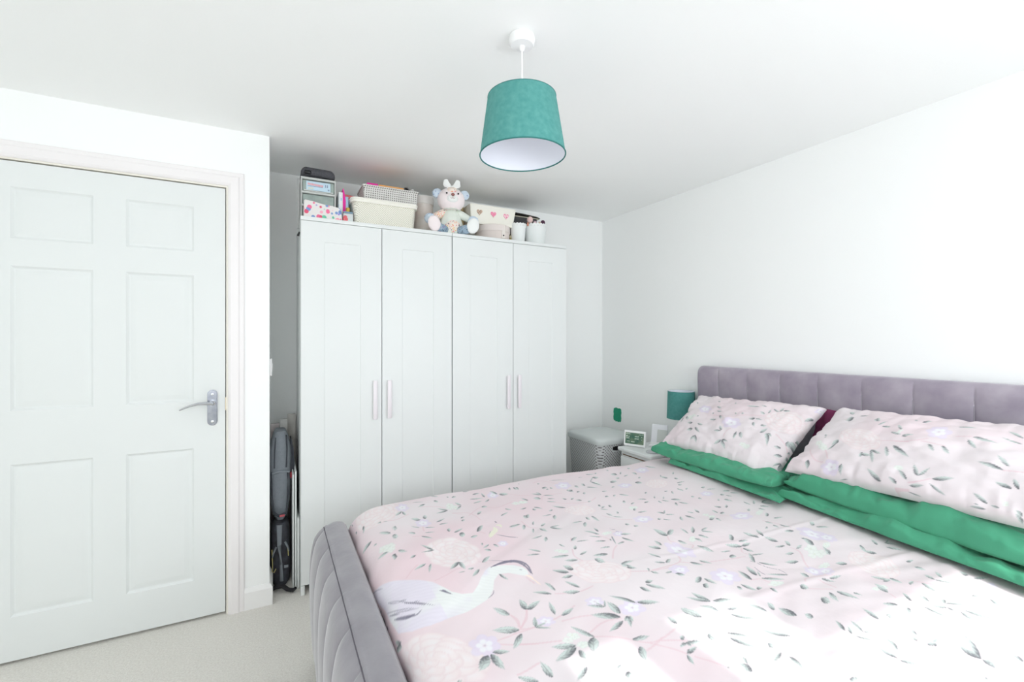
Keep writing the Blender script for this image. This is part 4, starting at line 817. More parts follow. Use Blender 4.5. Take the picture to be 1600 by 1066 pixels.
# white phone cradle
ph = thing('charging_stand', 'white charging stand leaning back beside the display on the bedside cabinet', 'charging stand', (2.245, 2.215, .58))
RM = Matrix.Rotation(R(-58), 4, 'Z')
flatbx('stand_base', PLASTW, (-.05, .05, -.05, .05, 0, .012), ph, .005, 3, M=RM)
RL = RM @ Matrix.Translation((0, .0, .008)) @ Matrix.Rotation(R(-20), 4, 'X')
flatbx('back_rest', mat('stand_white', (240, 240, 244), .4), (-.052, .052, .012, .024, 0, .135), ph, .004, 3, M=RL)
flatbx('grey_pad', mat('stand_grey', (205, 208, 204), .6), (-.012, .05, .0095, .013, .006, .10), ph, .003, 2, M=RL)
flatbx('front_lip', PLASTW, (-.05, .05, -.012, .014, .0, .012), ph, .003, 2, M=RL)
pk = thing('round_puck', 'small flat grey disc lying near the pillow on the bedside cabinet', 'disc', (2.075, 2.095, .58))
bm = bmesh.new(); capped(bm, [(.036, 0), (.038, .003), (.038, .008), (.034, .012)], 36); finish('body', bm, mat('grey_disc', (186, 187, 190), .5), pk)
# ------------------------------------------------------------------ hamper
HMX, HMY = 2.075, 2.585
hp_ = thing('laundry_hamper', 'grey lattice laundry hamper with a curved lid in the corner beside the wardrobe', 'hamper', (HMX, HMY, 0))
HB = lattice('hamper_lattice', (196, 198, 198), (112, 108, 108), .020, .020, .50, .5)
def rrect(w, d, r, n=8):
    out = []; r = min(r, w * .45, d * .45)
    for cx_, cy_, a0 in ((w / 2 - r, d / 2 - r, 0), (-w / 2 + r, d / 2 - r, 90), (-w / 2 + r, -d / 2 + r, 180), (w / 2 - r, -d / 2 + r, 270)):
        for k in range(n + 1): a = R(a0 + 90 * k / n); out.append((cx_ + r * math.cos(a), cy_ + r * math.sin(a)))
    return out
HW, HD = .36, .40
def hring(bm, sc_, z, r=.06, wave=0):
    return [bm.verts.new((x, y, z + (wave * ((abs(x) / (HW * sc_ / 2)) ** 2 - (abs(y) / (HD * sc_ / 2)) ** 2) if wave else 0))) for x, y in rrect(HW * sc_, HD * sc_, r)]
def skin(bm, rs, c0=True, c1=True):
    for a, b in zip(rs, rs[1:]):
        for k in range(len(a)): bm.faces.new((a[k], a[(k + 1) % len(a)], b[(k + 1) % len(a)], b[k]))
    if c0: bm.faces.new(rs[0][::-1])
    if c1: bm.faces.new(rs[-1])
bm = bmesh.new(); skin(bm, [hring(bm, .80, 0), hring(bm, .82, .01), hring(bm, .965, .588)]); finish('body', bm, HB, hp_, angle=60)
LG = mat('hamper_lid_grey', (200, 205, 204), .45)
bm = bmesh.new(); skin(bm, [hring(bm, .985, .575), hring(bm, 1.0, .580), hring(bm, 1.0, .600), hring(bm, .985, .610), hring(bm, .93, .617), hring(bm, .75, .622), hring(bm, .4, .626), hring(bm, .1, .627)]); finish('lid', bm, LG, hp_, angle=50)
bm = bmesh.new(); stad(bm, 0, 0, .018, .018, 0, .003)
for v in bm.verts: v.co.x *= 1
bm.free()
bm = bmesh.new(); sx = .06
pts = [(sx * math.cos(a) + math.copysign(0, math.cos(a)), .016 * math.sin(a)) for a in np.linspace(0, 2 * math.pi, 25)[:-1]]
pts = [(max(-sx, min(sx, p[0] * 1.25)), p[1]) for p in pts]
extrude_poly(bm, [(p[0], p[1] + .548) for p in pts], -HD * .5 * .957 - .0015, -HD * .5 * .94, 'xz')
finish('hand_slot', bm, mat('slot_shade', (16, 16, 18), .8), hp_)  # black plate painting the dark inside of the hand hole
bm = bmesh.new(); tube(bm, [(-.07, -HD * .5 * .963, .545), (-.065, -HD * .5 * .975, .530), (0, -HD * .5 * .975, .527), (.065, -HD * .5 * .975, .530), (.07, -HD * .5 * .963, .545)], .004, 8); finish('slot_rim', bm, LG, hp_)

# ------------------------------------------------------------------ things on top of the wardrobes
ZT = 1.9
# --- drawer tower
tw = thing('drawer_tower', 'small grey desktop drawer tower on the left end of the wardrobe top', 'drawer unit', (.205, 2.66, ZT))
T = local(tw); GF = mat('tower_grey', (196, 199, 196), .5); CLR = mat('smoky_plastic', (150, 164, 160), .25, noise=(25, .8), rgb2=(176, 190, 182), alpha=.92)
for a, b in ((.121, .128), (.282, .289)): flatbx('side_frame', GF, (a, b, 2.56, 2.76, ZT, 2.118), tw, .002, M=T)
for z in (1.902, 1.968, 2.036, 2.108): flatbx('shelf_rail', GF, (.121, .289, 2.556, 2.76, z - .002, z + .009), tw, .003, M=T)
for k, (z0, z1) in enumerate(((1.913, 1.962), (1.980, 2.030), (2.048, 2.102))):
    dd = flatbx('drawer', CLR, (.130, .280, 2.563, 2.75, z0, z1), tw, .004, M=T)
    bm = bmesh.new(); tube(bm, [T @ Vector((.135, 2.558, z0 + .002)), T @ Vector((.205, 2.553, z0 - .003)), T @ Vector((.275, 2.558, z0 + .002))], .003, 8); finish('pull_lip', bm, GF, dd)
lb = flatbx('box_label', mat('pale_blue_card', (196, 220, 234), .6), (.146, .262, 2.5585, 2.5625, 2.052, 2.098), tw, .0005, M=T); lb['label'] = 'pale blue packet with red lettering'
bm = bmesh.new()
for k in range(11): box(bm, .153 + k * .0068, .158 + k * .0068, 2.5578, 2.5586, 2.078 - .0004 * k, 2.088 - .0004 * k, M=T)
finish('red_lettering', bm, mat('faded_red', (232, 160, 165), .7), lb, smooth=False)
bm = bmesh.new()
for k in range(12): box(bm, .153 + k * .006, .1575 + k * .006, 2.5578, 2.5586, 2.0705, 2.0745, M=T)
for k in range(2): box(bm, .236 + k * .009, .241 + k * .009, 2.5578, 2.5586, 2.074, 2.088, M=T)
box(bm, .249, .257, 2.5578, 2.5586, 2.058, 2.066, M=T)
finish('grey_lettering', bm, mat('faded_grey', (140, 158, 182), .7), lb, smooth=False)
flatbx('barcode_patch', mat('grey_patch', (205, 212, 202), .8), (.154, .180, 2.5578, 2.5588, 2.056, 2.066), lb, 0, M=T)
# --- black bag on the tower
bg = thing('black_pouch', 'black mesh pouch lying on top of the small drawer tower', 'pouch', (.205, 2.64, 2.118))
bm = bmesh.new(); 
vs = box(bm, -.083, .083, -.075, .075, 0, .062, .024, 5)
for v in vs:
    if v.co.z > .03: v.co.z += .012 * math.cos(v.co.x * 18) - .010 + .02 * -(v.co.x) * .9
finish('body', bm, mat('black_mesh', (62, 63, 68), .7, noise=(120, .7), rgb2=(88, 88, 94), bump=(300, .5)), bg)
bm = bmesh.new(); box(bm, -.068, -.035, -.081, -.074, .016, .034, .006, 3); finish('mesh_pocket', bm, mat('black_patch', (28, 28, 32), .6), bg)
bm = bmesh.new(); tube(bm, [(-.075, -.0765, .012), (0, -.078, .009), (.078, -.0765, .006)], .0025, 6); finish('zip', bm, mat('zip_dark', (30, 32, 36), .5), bg)
# --- grey pole hanging beside the wardrobe
rd = thing('grey_pole', 'thin grey pole standing against the left edge of the wardrobe top', 'pole', (.1085, 2.55, 1.81))
bm = bmesh.new(); tube(bm, [(.001, 0, .29), (0, 0, 0)], .0045, 10); finish('shaft', bm, mat('pole_grey', (160, 162, 160), .4), rd)
bm = bmesh.new(); tube(bm, [(0, 0, .035), (.003, 0, .015), (-.001, 0, -.003)], .0055, 8); finish('tip', bm, mat('tip_black', (35, 35, 38), .6), rd)
# --- floral pouch in front of the tower
fp = thing('floral_pouch', 'pink and white floral fabric box in front of the small drawer tower', 'box', (.222, 2.535, ZT))
FL = spots('floral_oilcloth', (226, 222, 220), [(232, 110, 150), (240, 150, 170), (110, 190, 160), (220, 90, 120), (150, 130, 210), (236, 170, 190), (226, 222, 220), (120, 150, 200)], 46, .56)
bm = bmesh.new(); extrude_poly(bm, [(-.09, 0), (.094, 0), (.090, .045), (.084, .066), (.05, .070), (0, .074), (-.05, .084), (-.088, .090)], -.02, .02)
bmesh.ops.bevel(bm, geom=bm.edges[:], offset=.004, segments=2, affect='EDGES'); finish('body', bm, FL, fp)
# --- little things between the tower and the baskets
bt = thing('scent_bottle', 'small glass bottle with a gold cap and a blue collar between pouch and basket', 'bottle', (.349, 2.56, ZT))
bm = bmesh.new(); box(bm, -.026, .026, -.014, .014, 0, .052, .006, 3); finish('glass', bm, mat('pale_glass', (214, 220, 220), .15), bt)
flatbx('collar', mat('collar_blue', (120, 150, 170), .4), (-.024, .024, -.013, .013, .052, .062), bt, .003)
bm = bmesh.new(); capped(bm, [(.010, .062), (.0105, .080), (.009, .084)], 20); finish('cap', bm, mat('gold_cap', (206, 172, 84), .3, .6), bt)
bm = bmesh.new(); ball(bm, (-.014, -.0135, .020), (.013, .003, .020)); finish('red_sticker', bm, spots('red_dots', (226, 110, 118), [(240, 210, 210), (226, 110, 118), (232, 140, 140)], 150, .3), bt)
b1 = flatbx('blue_book', mat('book_blue', (172, 202, 222), .7), (.342, .358, 2.60, 2.76, ZT, 2.055)); tag(b1, 'pale blue book standing behind the small scent bottle', 'book')
b2 = flatbx('white_book', spots('white_cover', (228, 232, 234), [(170, 205, 230), (228, 232, 234), (240, 240, 240)], 60, .3), (.305, .326, 2.58, 2.74, ZT, 2.070)); tag(b2, 'white and blue book standing right beside the drawer tower', 'book')
mg = thing('magenta_folder', 'magenta plastic folder sticking up behind the scent bottle', 'folder', (.334, 2.60, ZT))
bm = bmesh.new(); extrude_poly(bm, [(-.006, 0), (.008, 0), (.010, .13), (.004, .175), (-.003, .200), (-.006, .19)], 0, .14); finish('body', bm, mat('magenta', (236, 40, 160), .4), mg, smooth=False)
cr_ = thing('coral_roll', 'coral pink roll of paper lying across behind the cream basket', 'roll', (.345, 2.70, 2.070))
bm = bmesh.new(); tube(bm, [(.0, 0, .014), (.04, .005, .013), (.078, .01, .011)], .013, 16); finish('roll', bm, mat('coral', (244, 140, 140), .6), cr_)
bm = bmesh.new(); tube(bm, [(.002, -.012, -.006), (.04, -.010, -.007), (.076, -.008, -.008)], .007, 12); finish('inner_roll', bm, mat('pale_coral', (250, 190, 182), .6), cr_)
st = flatbx('card_box', mat('white_carton', (236, 236, 236), .7), (.376, .43, 2.80, 2.86, ZT, 2.09)); tag(st, 'plain white carton under the coral roll, mostly hidden by the cream basket', 'box')
# --- cream basket and the perforated one on it
cb = thing('cream_basket', 'large cream lattice storage basket on the wardrobe, under the perforated basket', 'basket', (.546, 2.665, ZT))
bm = bmesh.new(); tub(bm, .362, .25, .145, .328, .215, r=.03, rim=.008); finish('tub', bm, lattice('cream_lattice', (244, 242, 230), (204, 200, 186), .012, .012, .45, .5), cb, angle=50)
bm = bmesh.new(); tub(bm, .368, .256, .024, .366, .254, wall=.008, r=.034, rim=.003)
for v in bm.verts: v.co.z += .1215
rm = finish('rim', bm, mat('cream_plastic', (243, 241, 232), .4), cb, angle=50)
lidb = flatbx('basket_lid', mat('cream_plastic2', (240, 238, 228), .5), (-.165, .165, -.108, .108, .138, .142), cb, .001)
pb = thing('perforated_basket', 'shallow grey perforated basket stacked on top of the cream basket', 'basket', (.585, 2.675, 2.047))
PBM = lattice('perforated', (222, 220, 216), (104, 100, 100), .0118, .0118, .58, .5, diag=False)
bm = bmesh.new(); tub(bm, .315, .20, .086, .295, .185, r=.012, rim=.004, n=4); finish('tub', bm, PBM, pb, angle=50)
for nm, mm, d, lab in (('magenta_book', 'magenta', (.455, .515, 2.60, 2.74, 2.055, 2.151), 'magenta book edge showing at the left end of the perforated basket'),
                       ('orange_folder', None, (.520, .660, 2.60, 2.74, 2.055, 2.149), 'orange folder standing in the perforated basket')):
    o = flatbx(nm, MATS[mm] if mm else mat('orange_card', (244, 168, 84), .6, noise=(14, .6), rgb2=(240, 190, 130)), d); tag(o, lab, 'book' if mm else 'folder')
kk = thing('black_brush', 'black bristled hairbrush head poking out of the perforated basket', 'brush', (.688, 2.66, 2.055))
bm = bmesh.new(); ball(bm, (0, 0, .092), (.019, .018, .024), 18, 12); tube(bm, [(0, 0, 0), (0, 0, .07)], .007, 8)
rnd = random.Random(3)
for k in range(60):
    a, e = rnd.random() * 6.28, rnd.random() * 1.5 - .3; d = Vector((math.cos(a) * math.cos(e), math.sin(a) * math.cos(e), math.sin(e)))
    p = Vector((0, 0, .092)) + Vector((d.x * .017, d.y * .017, d.z * .023)); tube(bm, [p, p + d * .006], .001, 4)
finish('head', bm, mat('bristle_black', (26, 26, 30), .7), kk)
wt = flatbx('white_tube', PLASTW, (.708, .726, 2.62, 2.645, 2.055, 2.158), bev=.006, seg=3); tag(wt, 'white tube beside the black brush in the perforated basket', 'tube')
bc = thing('black_clip', 'small black comb lying at the right end of the perforated basket', 'comb', (.728, 2.612, 2.128))
bm = bmesh.new(); box(bm, -.002, .022, 0, .012, 0, .010, .003); 
for k in range(6): box(bm, 0 + k * .0035, .0018 + k * .0035, .001, .010, -.012, .002)
finish('body', bm, MATS['bristle_black'], bc)
bc.location = (.705, 2.60, 2.134)
# --- tall frosted jar
jr = thing('frosted_tub', 'tall frosted plastic tub with a white screw lid behind the teddy', 'tub', (.835, 2.80, ZT))
bm = bmesh.new(); capped(bm, [(.052, 0), (.058, .006), (.060, .06), (.061, .15), (.058, .225), (.056, .23)], 40); finish('body', bm, mat('frosted', (240, 234, 228), .45, noise=(12, .9), rgb2=(226, 208, 198)), jr)
bm = bmesh.new(); capped(bm, [(.058, .225), (.062, .228), (.063, .262), (.060, .272), (.02, .275)], 40); finish('lid', bm, mat('frosted_lid', (242, 238, 234), .5), jr)
# --- teddy
td = thing('teddy_bear', 'white patchwork teddy with floral dress and ear bow sitting on the wardrobe', 'soft toy', (.945, 2.60, ZT), rotz=R(-12))
PK = mat('teddy_pink_plush', (245, 234, 235), .95, bump=(240, .4), sheen=.5)
WP = mat('teddy_white_plush', (240, 242, 240), .95, bump=(240, .4), sheen=.5)
BS = spots('blue_sprig', (206, 220, 234), [(160, 184, 216), (206, 220, 234), (230, 238, 244), (140, 160, 200), (206, 220, 234)], 90, .38)
FS = spots('peach_sprig', (238, 226, 216), [(240, 150, 140), (90, 90, 110), (244, 176, 140), (232, 120, 140), (238, 200, 120), (238, 226, 216)], 110, .42)
PS = spots('lilac_sprig', (150, 172, 190), [(160, 110, 170), (110, 130, 150), (190, 200, 210), (80, 96, 110), (170, 190, 205)], 90, .42)
WS = mat('dress_white', (232, 236, 228), .9, noise=(30, .5), rgb2=(214, 222, 210))
def blob(nm, m, c, r, par, rot=None, u=24, v=16, soft=True):
    bm = bmesh.new(); ball(bm, c, r, u, v, rot.to_4x4() if rot is not None else None)
    return finish(nm, bm, m, par, angle=180)
rx = lambda a: Matrix.Rotation(R(a), 3, 'X'); ry = lambda a: Matrix.Rotation(R(a), 3, 'Y')
hd = blob('head', PK, (0, .0, .220), (.083, .068, .074), td)
for s_ in (-1, 1): blob('ear', BS, (s_ * .082, .006, .258), (.030, .017, .029), hd, ry(s_ * 20))
blob('forehead_patch', FS, (0, -.030, .262), (.036, .036, .026), hd)
blob('muzzle', WP, (.0, -.052, .214), (.036, .026, .026), hd)
bm = bmesh.new(); ball(bm, (0, -.078, .232), (.011, .007, .008), 14, 10); finish('nose', bm, mat('nose_brown', (150, 100, 92), .6), hd)
for s_ in (-1, 1):
    bm = bmesh.new(); ball(bm, (s_ * .034, -.062, .243), (.0055, .004, .0055), 12, 8); finish('eye', bm, mat('eye_black', (30, 26, 26), .2), hd)
bm = bmesh.new(); tube(bm, [(0, -.079, .224), (0, -.079, .216)], .0012, 6); tube(bm, [(-.013, -.076, .214), (-.006, -.079, .208), (0, -.0795, .214), (.006, -.079, .208), (.013, -.076, .214)], .0012, 6); finish('mouth', bm, MATS['nose_brown'], hd)
for s_ in (-1, 1):
    bm = bmesh.new(); extrude_poly(bm, [(0, 0), (s_ * .012, -.006), (s_ * .052, .010), (s_ * .048, .046), (s_ * .026, .052), (s_ * .010, .014)], -.010, .012)
    bmesh.ops.bevel(bm, geom=bm.edges[:], offset=.004, segments=2, affect='EDGES')
    for v in bm.verts: v.co += Vector((0, -.030, .283))
    finish('bow_loop', bm, WP, hd)
blob('bow_knot', WP, (0, -.036, .288), (.010, .010, .009), hd)
# dress: flared body
bm = bmesh.new(); capped(bm, [(.020, .165), (.036, .160), (.048, .140), (.062, .10), (.076, .06), (.080, .02), (.070, .001)], 36)
for v in bm.verts:
    a = math.atan2(v.co.y, v.co.x); k = 1 + .05 * math.sin(a * 9) * (1 - v.co.z / .17); v.co.x *= k; v.co.y *= k * .85
dr = finish('dress', bm, WS, td, angle=80)
blob('floral_panel', FS, (.004, -.046, .045), (.050, .026, .046), dr)
bm = bmesh.new(); lathe(bm, [(.022, .168), (.052, .160), (.058, .152), (.050, .156), (.030, .158)], 36, wob=lambda a, z: 1 + .08 * math.sin(a * 10)); finish('collar', bm, WS, dr, angle=80)
def limb(nm, m, pts, r, par):
    bm = bmesh.new(); tube(bm, pts, r, 16); bmesh.ops.subdivide_edges(bm, edges=bm.edges[:], cuts=1, smooth=.6); return finish(nm, bm, m, par, angle=180)
for s_, mm in ((-1, FS), (1, WS)):
    ar = limb('arm', mm, [(s_ * .035, -.005, .150), (s_ * .070, -.015, .125), (s_ * .105, -.025, .105)], [.020, .024, .020], td)
    blob('paw', BS, (s_ * .128, -.030, .094), (.034, .026, .032), ar)
for s_ in (-1, 1):
    lg = limb('leg', PS, [(s_ * .030, -.035, .028), (s_ * .070, -.080, .028), (s_ * .095, -.105, .032)], [.024, .027, .024], td)
    blob('foot', WP if s_ > 0 else PK, (s_ * .112, -.118, .045), (.036, .020, .045), lg, rx(6) @ ry(s_ * 14))
# --- round beige box, heart box
rb_ = thing('round_hat_box', 'round beige lidded box with a strap and stud beside the teddy', 'box', (1.262, 2.69, ZT))
bm = bmesh.new(); capped(bm, [(.108, 0), (.110, .003), (.111, .092)], 48); finish('body', bm, mat('beige_card', (226, 214, 208), .7), rb_)
bm = bmesh.new(); capped(bm, [(.113, .068), (.1145, .070), (.1145, .106), (.112, .109), (.05, .111)], 48); finish('lid', bm, mat('beige_card_lid', (230, 220, 215), .7), rb_)
bm = bmesh.new(); box(bm, .012, .038, -.1165, -.1125, .022, .106, .004, 2); stp = finish('strap', bm, mat('beige_strap', (234, 226, 220), .6), rb_)
for v in stp.data.vertices: v.co.y = v.co.y + .004
bm = bmesh.new(); ball(bm, (.025, -.1145, .040), (.005, .003, .005), 12, 8); finish('stud', bm, MATS['bristle_black'], stp)
hb_ = thing('heart_box', 'cream cardboard box with three hearts on its front, resting on the round box', 'box', (1.240, 2.73, 2.0115))
bm = bmesh.new()
lo = [(-.150, -.10), (.140, -.10), (.140, .10), (-.150, .10)]; hi = [(-.162, -.108), (.160, -.108), (.160, .108), (-.162, .108)]
A_ = [bm.verts.new((x, y, 0)) for x, y in lo]; B_ = [bm.verts.new((x, y, .118)) for x, y in hi]
bm.faces.new(A_[::-1]); bm.faces.new(B_)
for k in range(4): bm.faces.new((A_[k], A_[(k + 1) % 4], B_[(k + 1) % 4], B_[k]))
bmesh.ops.bevel(bm, geom=bm.edges[:], offset=.003, segments=2, affect='EDGES'); finish('body', bm, mat('cream_card', (240, 238, 228), .7), hb_)
def heart(cx_, cz_, s_, y0, y1):
    pts = []
    for k in range(28):
        t = 2 * math.pi * k / 28; pts.append((cx_ + s_ * 16 * math.sin(t) ** 3 / 16, cz_ + s_ * (13 * math.cos(t) - 5 * math.cos(2 * t) - 2 * math.cos(3 * t) - math.cos(4 * t)) / 16))
    return pts
HM = [spots('brown_rose', (206, 180, 160), [(120, 80, 70), (170, 140, 110), (230, 210, 200), (90, 70, 60)], 160, .45), spots('pink_heart', (240, 150, 178), [(236, 120, 160), (246, 180, 200), (240, 150, 178)], 120, .4), spots('pink_heart2', (244, 190, 204), [(236, 120, 160), (250, 230, 232), (214, 120, 140)], 120, .4)]
for k, (cx_, lab) in enumerate(((-.098, 'brown rose-patterned heart'), (-.002, 'pink heart'), (.088, 'pink and white heart'))):
    bm = bmesh.new(); extrude_poly(bm, heart(cx_, .070 - .002 * k, .0195, 0, 0), -.1082, -.1045); h_ = finish('heart', bm, HM[k], hb_, smooth=False); h_['label'] = lab
for nm, x, y, mm, lab in (('tan_bag', 1.062, 2.735, mat('tan_paper', (196, 176, 130), .8, noise=(40, .8), rgb2=(130, 104, 70)), 'tan patterned paper bag squeezed between teddy and heart box'),):
    t_ = thing(nm, lab, 'bag', (x, y, ZT)); bm = bmesh.new(); extrude_poly(bm, [(-.03, 0), (.012, 0), (.008, .10), (.004, .22), (-.006, .235), (-.02, .15)], -.03, .04); finish('body', bm, mm, t_, smooth=False)
ph_ = thing('pink_lace', 'crumpled pink ribbon lying along the top of the heart box', 'ribbon', (1.26, 2.74, 2.1305))
bm = bmesh.new(); rnd = random.Random(5)
for k in range(3): tube(bm, [(-.02 + .018 * j, (rnd.random() - .5) * .02 - .03, .003 + .008 * rnd.random()) for j in range(6)], .0028, 6)
finish('strand', bm, mat('ribbon_pink', (238, 186, 196), .8), ph_)
# --- dark boxes / files at the back
for nm, d, m_, lab in (('dark_file_box', (1.452, 1.665, 2.80, 2.93, 2.065, 2.142), mat('file_black', (58, 60, 64), .6, noise=(20, .6), rgb2=(90, 84, 84)), 'black file box, upper of the two dark boxes behind the white pots'),
                       ('brown_file_box', (1.440, 1.655, 2.80, 2.93, ZT, 2.052), mat('file_brown', (86, 74, 80), .7, noise=(14, .7), rgb2=(52, 42, 50)), 'dark brown box, lower of the two dark boxes behind the white pots')):
    o = flatbx(nm, m_, d, bev=.004); tag(o, lab, 'box')
o = flatbx('cream_tray', mat('tray_cream', (228, 224, 214), .6), (1.436, 1.672, 2.79, 2.935, 2.0525, 2.0645)); tag(o, 'thin cream tray between the two dark boxes behind the white pots', 'tray')
o = thing('dark_clipboard', 'thin dark lid lying tilted on the upper dark box behind the pots', 'lid', (1.56, 2.86, 2.1425))
bm = bmesh.new(); pr_ = [(-.13, .014), (-.10, .020), (0, .016), (.10, .008), (.125, .0), (.125, .004), (.10, .0125), (0, .0205), (-.10, .0245), (-.13, .018)]; extrude_poly(bm, pr_, -.07, .07); finish('board', bm, mat('dark_board', (66, 62, 58), .5), o, smooth=False)
bm = bmesh.new(); box(bm, -.12, .12, -.06, .06, 0, .004); finish('paper_layer', bm, mat('paper_layer', (226, 220, 196), .8), o)
oj = thing('olive_jar', 'small olive green jar between the round box and the white pots', 'jar', (1.385, 2.66, ZT))
bm = bmesh.new(); capped(bm, [(.012, 0), (.0135, .004), (.0135, .042), (.010, .050)], 20); finish('body', bm, mat('olive', (170, 164, 110), .4), oj)
bm = bmesh.new(); capped(bm, [(.0125, .050), (.0125, .064), (.011, .066)], 20); finish('lid', bm, mat('olive_lid', (206, 200, 170), .5), oj)
# --- white lace-edged pots
PW = mat('pot_white', (238, 241, 240), .5)
def pot(nm, lab, x, y, r, h, n):
    t = thing(nm, lab, 'pot', (x, y, ZT)); bm = bmesh.new()
    seg = n * 6; sc_ = lambda a: .004 * abs(math.sin(a * n / 2))
    rs = []
    for (rr, z, w_) in ((r * .76, 0, 0), (r * .80, .003, 0), (r * .97, h * .86, 0), (r * 1.0, h * .88, 0), (r * 1.02, h, 1.6), (r * .98, h, 1.6), (r * .95, h * .86, 0), (r * .74, .006, 0)):
        rs.append([bm.verts.new((rr * math.cos(2 * math.pi * k / seg), rr * math.sin(2 * math.pi * k / seg), z + w_ * sc_(2 * math.pi * k / seg))) for k in range(seg)])
    for a, b in zip(rs, rs[1:]):
        for k in range(seg): bm.faces.new((a[k], a[(k + 1) % seg], b[(k + 1) % seg], b[k]))
    bm.faces.new(rs[0][::-1]); bm.faces.new(rs[-1])
    body = finish('body', bm, PW, t, angle=60)
    bm = bmesh.new()
    for k in range(n):
        a = 2 * math.pi * (k + .5) / n; M_ = Matrix.Translation((r * 1.0 * math.cos(a), r * 1.0 * math.sin(a), h * .93)) @ Matrix.Rotation(a, 4, 'Z') @ Matrix.Rotation(R(90), 4, 'Y')
        lathe(bm, [(.0030, -.001), (.0052, -.001), (.0052, .0015), (.0030, .0015), (.0030, -.001)], 10, M=M_)
    finish('lace_rim', bm, mat('lace_white', (226, 228, 226), .6), body)
    return t
pot('lace_pot', 'smaller white lace-edged pot, left of the pair at the right end of the wardrobe', 1.425, 2.64, .052, .135, 16)
pot('lace_pot', 'larger white lace-edged pot holding brushes at the right end of the wardrobe', 1.563, 2.655, .080, .145, 22)
# brushes in the big pot
def brush(x, y, top, m, lab, r=.012, lean=0):
    t = thing('makeup_brush', lab, 'brush', (x, y, ZT + .01)); bm = bmesh.new(); tube(bm, [(0, 0, 0), (lean, 0, top - .03)], .0035, 8); finish('handle', bm, mat('brush_wood', (214, 186, 160), .5), t)
    bm = bmesh.new(); ball(bm, (lean, 0, top - .012), (r, r, r * 1.15), 16, 12); finish('bristles', bm, m, t)
brush(1.520, 2.63, .180, mat('puff_pink', (236, 206, 202), .9), 'fluffy pink makeup brush, leftmost in the larger lace pot', .020, -.01)
brush(1.548, 2.63, .165, mat('puff_mauve', (226, 196, 204), .9), 'small mauve makeup brush next to the fluffy pink one in the lace pot', .011)
brush(1.590, 2.64, .166, mat('puff_tan', (206, 186, 164), .9), 'tan makeup brush in the middle right of the larger lace pot', .012)
brush(1.610, 2.65, .178, mat('puff_plum', (88, 56, 78), .9), 'dark plum makeup brush leaning at the right of the larger lace pot', .016, .012)
cl = thing('copper_clip', 'small copper coloured clip on the rim between the two lace pots', 'clip', (1.4925, 2.60, 2.045))
bm = bmesh.new(); box(bm, -.006, .006, -.004, .004, -.012, .012, .003, 2); finish('body', bm, mat('copper', (206, 140, 116), .4, .5), cl)
cl.location = (1.4835, 2.612, 2.043)

# ------------------------------------------------------------------ the gap beside the wardrobe
GB = mat('bag_grey', (130, 136, 142), .85, noise=(60, .7), rgb2=(140, 145, 152), bump=(260, .5))
GD = mat('bag_dark', (66, 68, 75), .85, noise=(40, .7), rgb2=(78, 82, 90), bump=(220, .5))
BK = mat('bag_black', (52, 49, 55), .85, noise=(30, .8), rgb2=(74, 78, 86), bump=(220, .5))
gb = thing('grey_backpack', 'tall grey padded bag stuffed upright in the gap beside the wardrobe', 'bag', (.037, 2.74, .33))
bm = bmesh.new()
rows = []; prof = [(.020, .0), (.032, .02), (.042, .06), (.048, .12), (.050, .20), (.052, .27), (.055, .33), (.052, .38), (.044, .42), (.034, .45), (.026, .468)]
for hw, z in prof:
    row = []
    for k in range(20):
        a = 2 * math.pi * k / 20; cx_, sy_ = math.cos(a), math.sin(a)
        row.append(bm.verts.new((hw * math.copysign(abs(cx_) ** .6, cx_) - .008, (.05 + .02 * (z > .1)) * math.copysign(abs(sy_) ** .7, sy_), z)))
    rows.append(row)
for a, b in zip(rows, rows[1:]):
    for k in range(20): bm.faces.new((a[k], a[(k + 1) % 20], b[(k + 1) % 20], b[k]))
bm.faces.new(rows[0][::-1]); bm.faces.new(rows[-1]); finish('body', bm, GB, gb, angle=70)
for pts, r_ in (([(-.030, -.069, .44), (-.034, -.072, .36), (-.036, -.070, .28)], .0028), ([(.020, -.069, .45), (.023, -.072, .38), (.020, -.072, .28)], .0035), ([(.026, -.070, .26), (.028, -.071, .15), (.020, -.070, .03)], .004), ([(-.048, -.055, .26), (-.046, -.06, .14), (-.036, -.055, .03)], .003)):
    bm = bmesh.new(); tube(bm, pts, r_, 8); finish('strap_seam', bm, GD, gb)
bm = bmesh.new(); tube(bm, [(-.045, -.070, .252), (-.01, -.076, .262), (.035, -.068, .255)], .006, 8); finish('fold', bm, GB, gb)
bm = bmesh.new(); extrude_poly(bm, [(.040, .20), (.058, .20), (.060, .30), (.056, .36), (.046, .42), (.040, .42)], -.03, .05); finish('side_panel', bm, GD, gb, smooth=False)
bm = bmesh.new(); box(bm, .038, .055, -.055, -.030, .215, .245, .004, 2); finish('red_tag', bm, mat('tag_red', (150, 30, 50), .6), gb)
bm = bmesh.new(); tube(bm, [(-.040, -.060, .045), (-.015, -.074, .030), (.015, -.070, .040)], .007, 8); finish('buckle_strap', bm, GD, gb)
bm = bmesh.new(); box(bm, -.012, .012, -.082, -.074, .026, .036, .002, 2); finish('red_logo_tag', bm, mat('tag_red2', (206, 96, 104), .6), gb)
kb = thing('black_bag', 'black rucksack with yellow zip cords under the grey bag in the gap', 'bag', (.030, 2.72, 0))
bm = bmesh.new(); rows = []
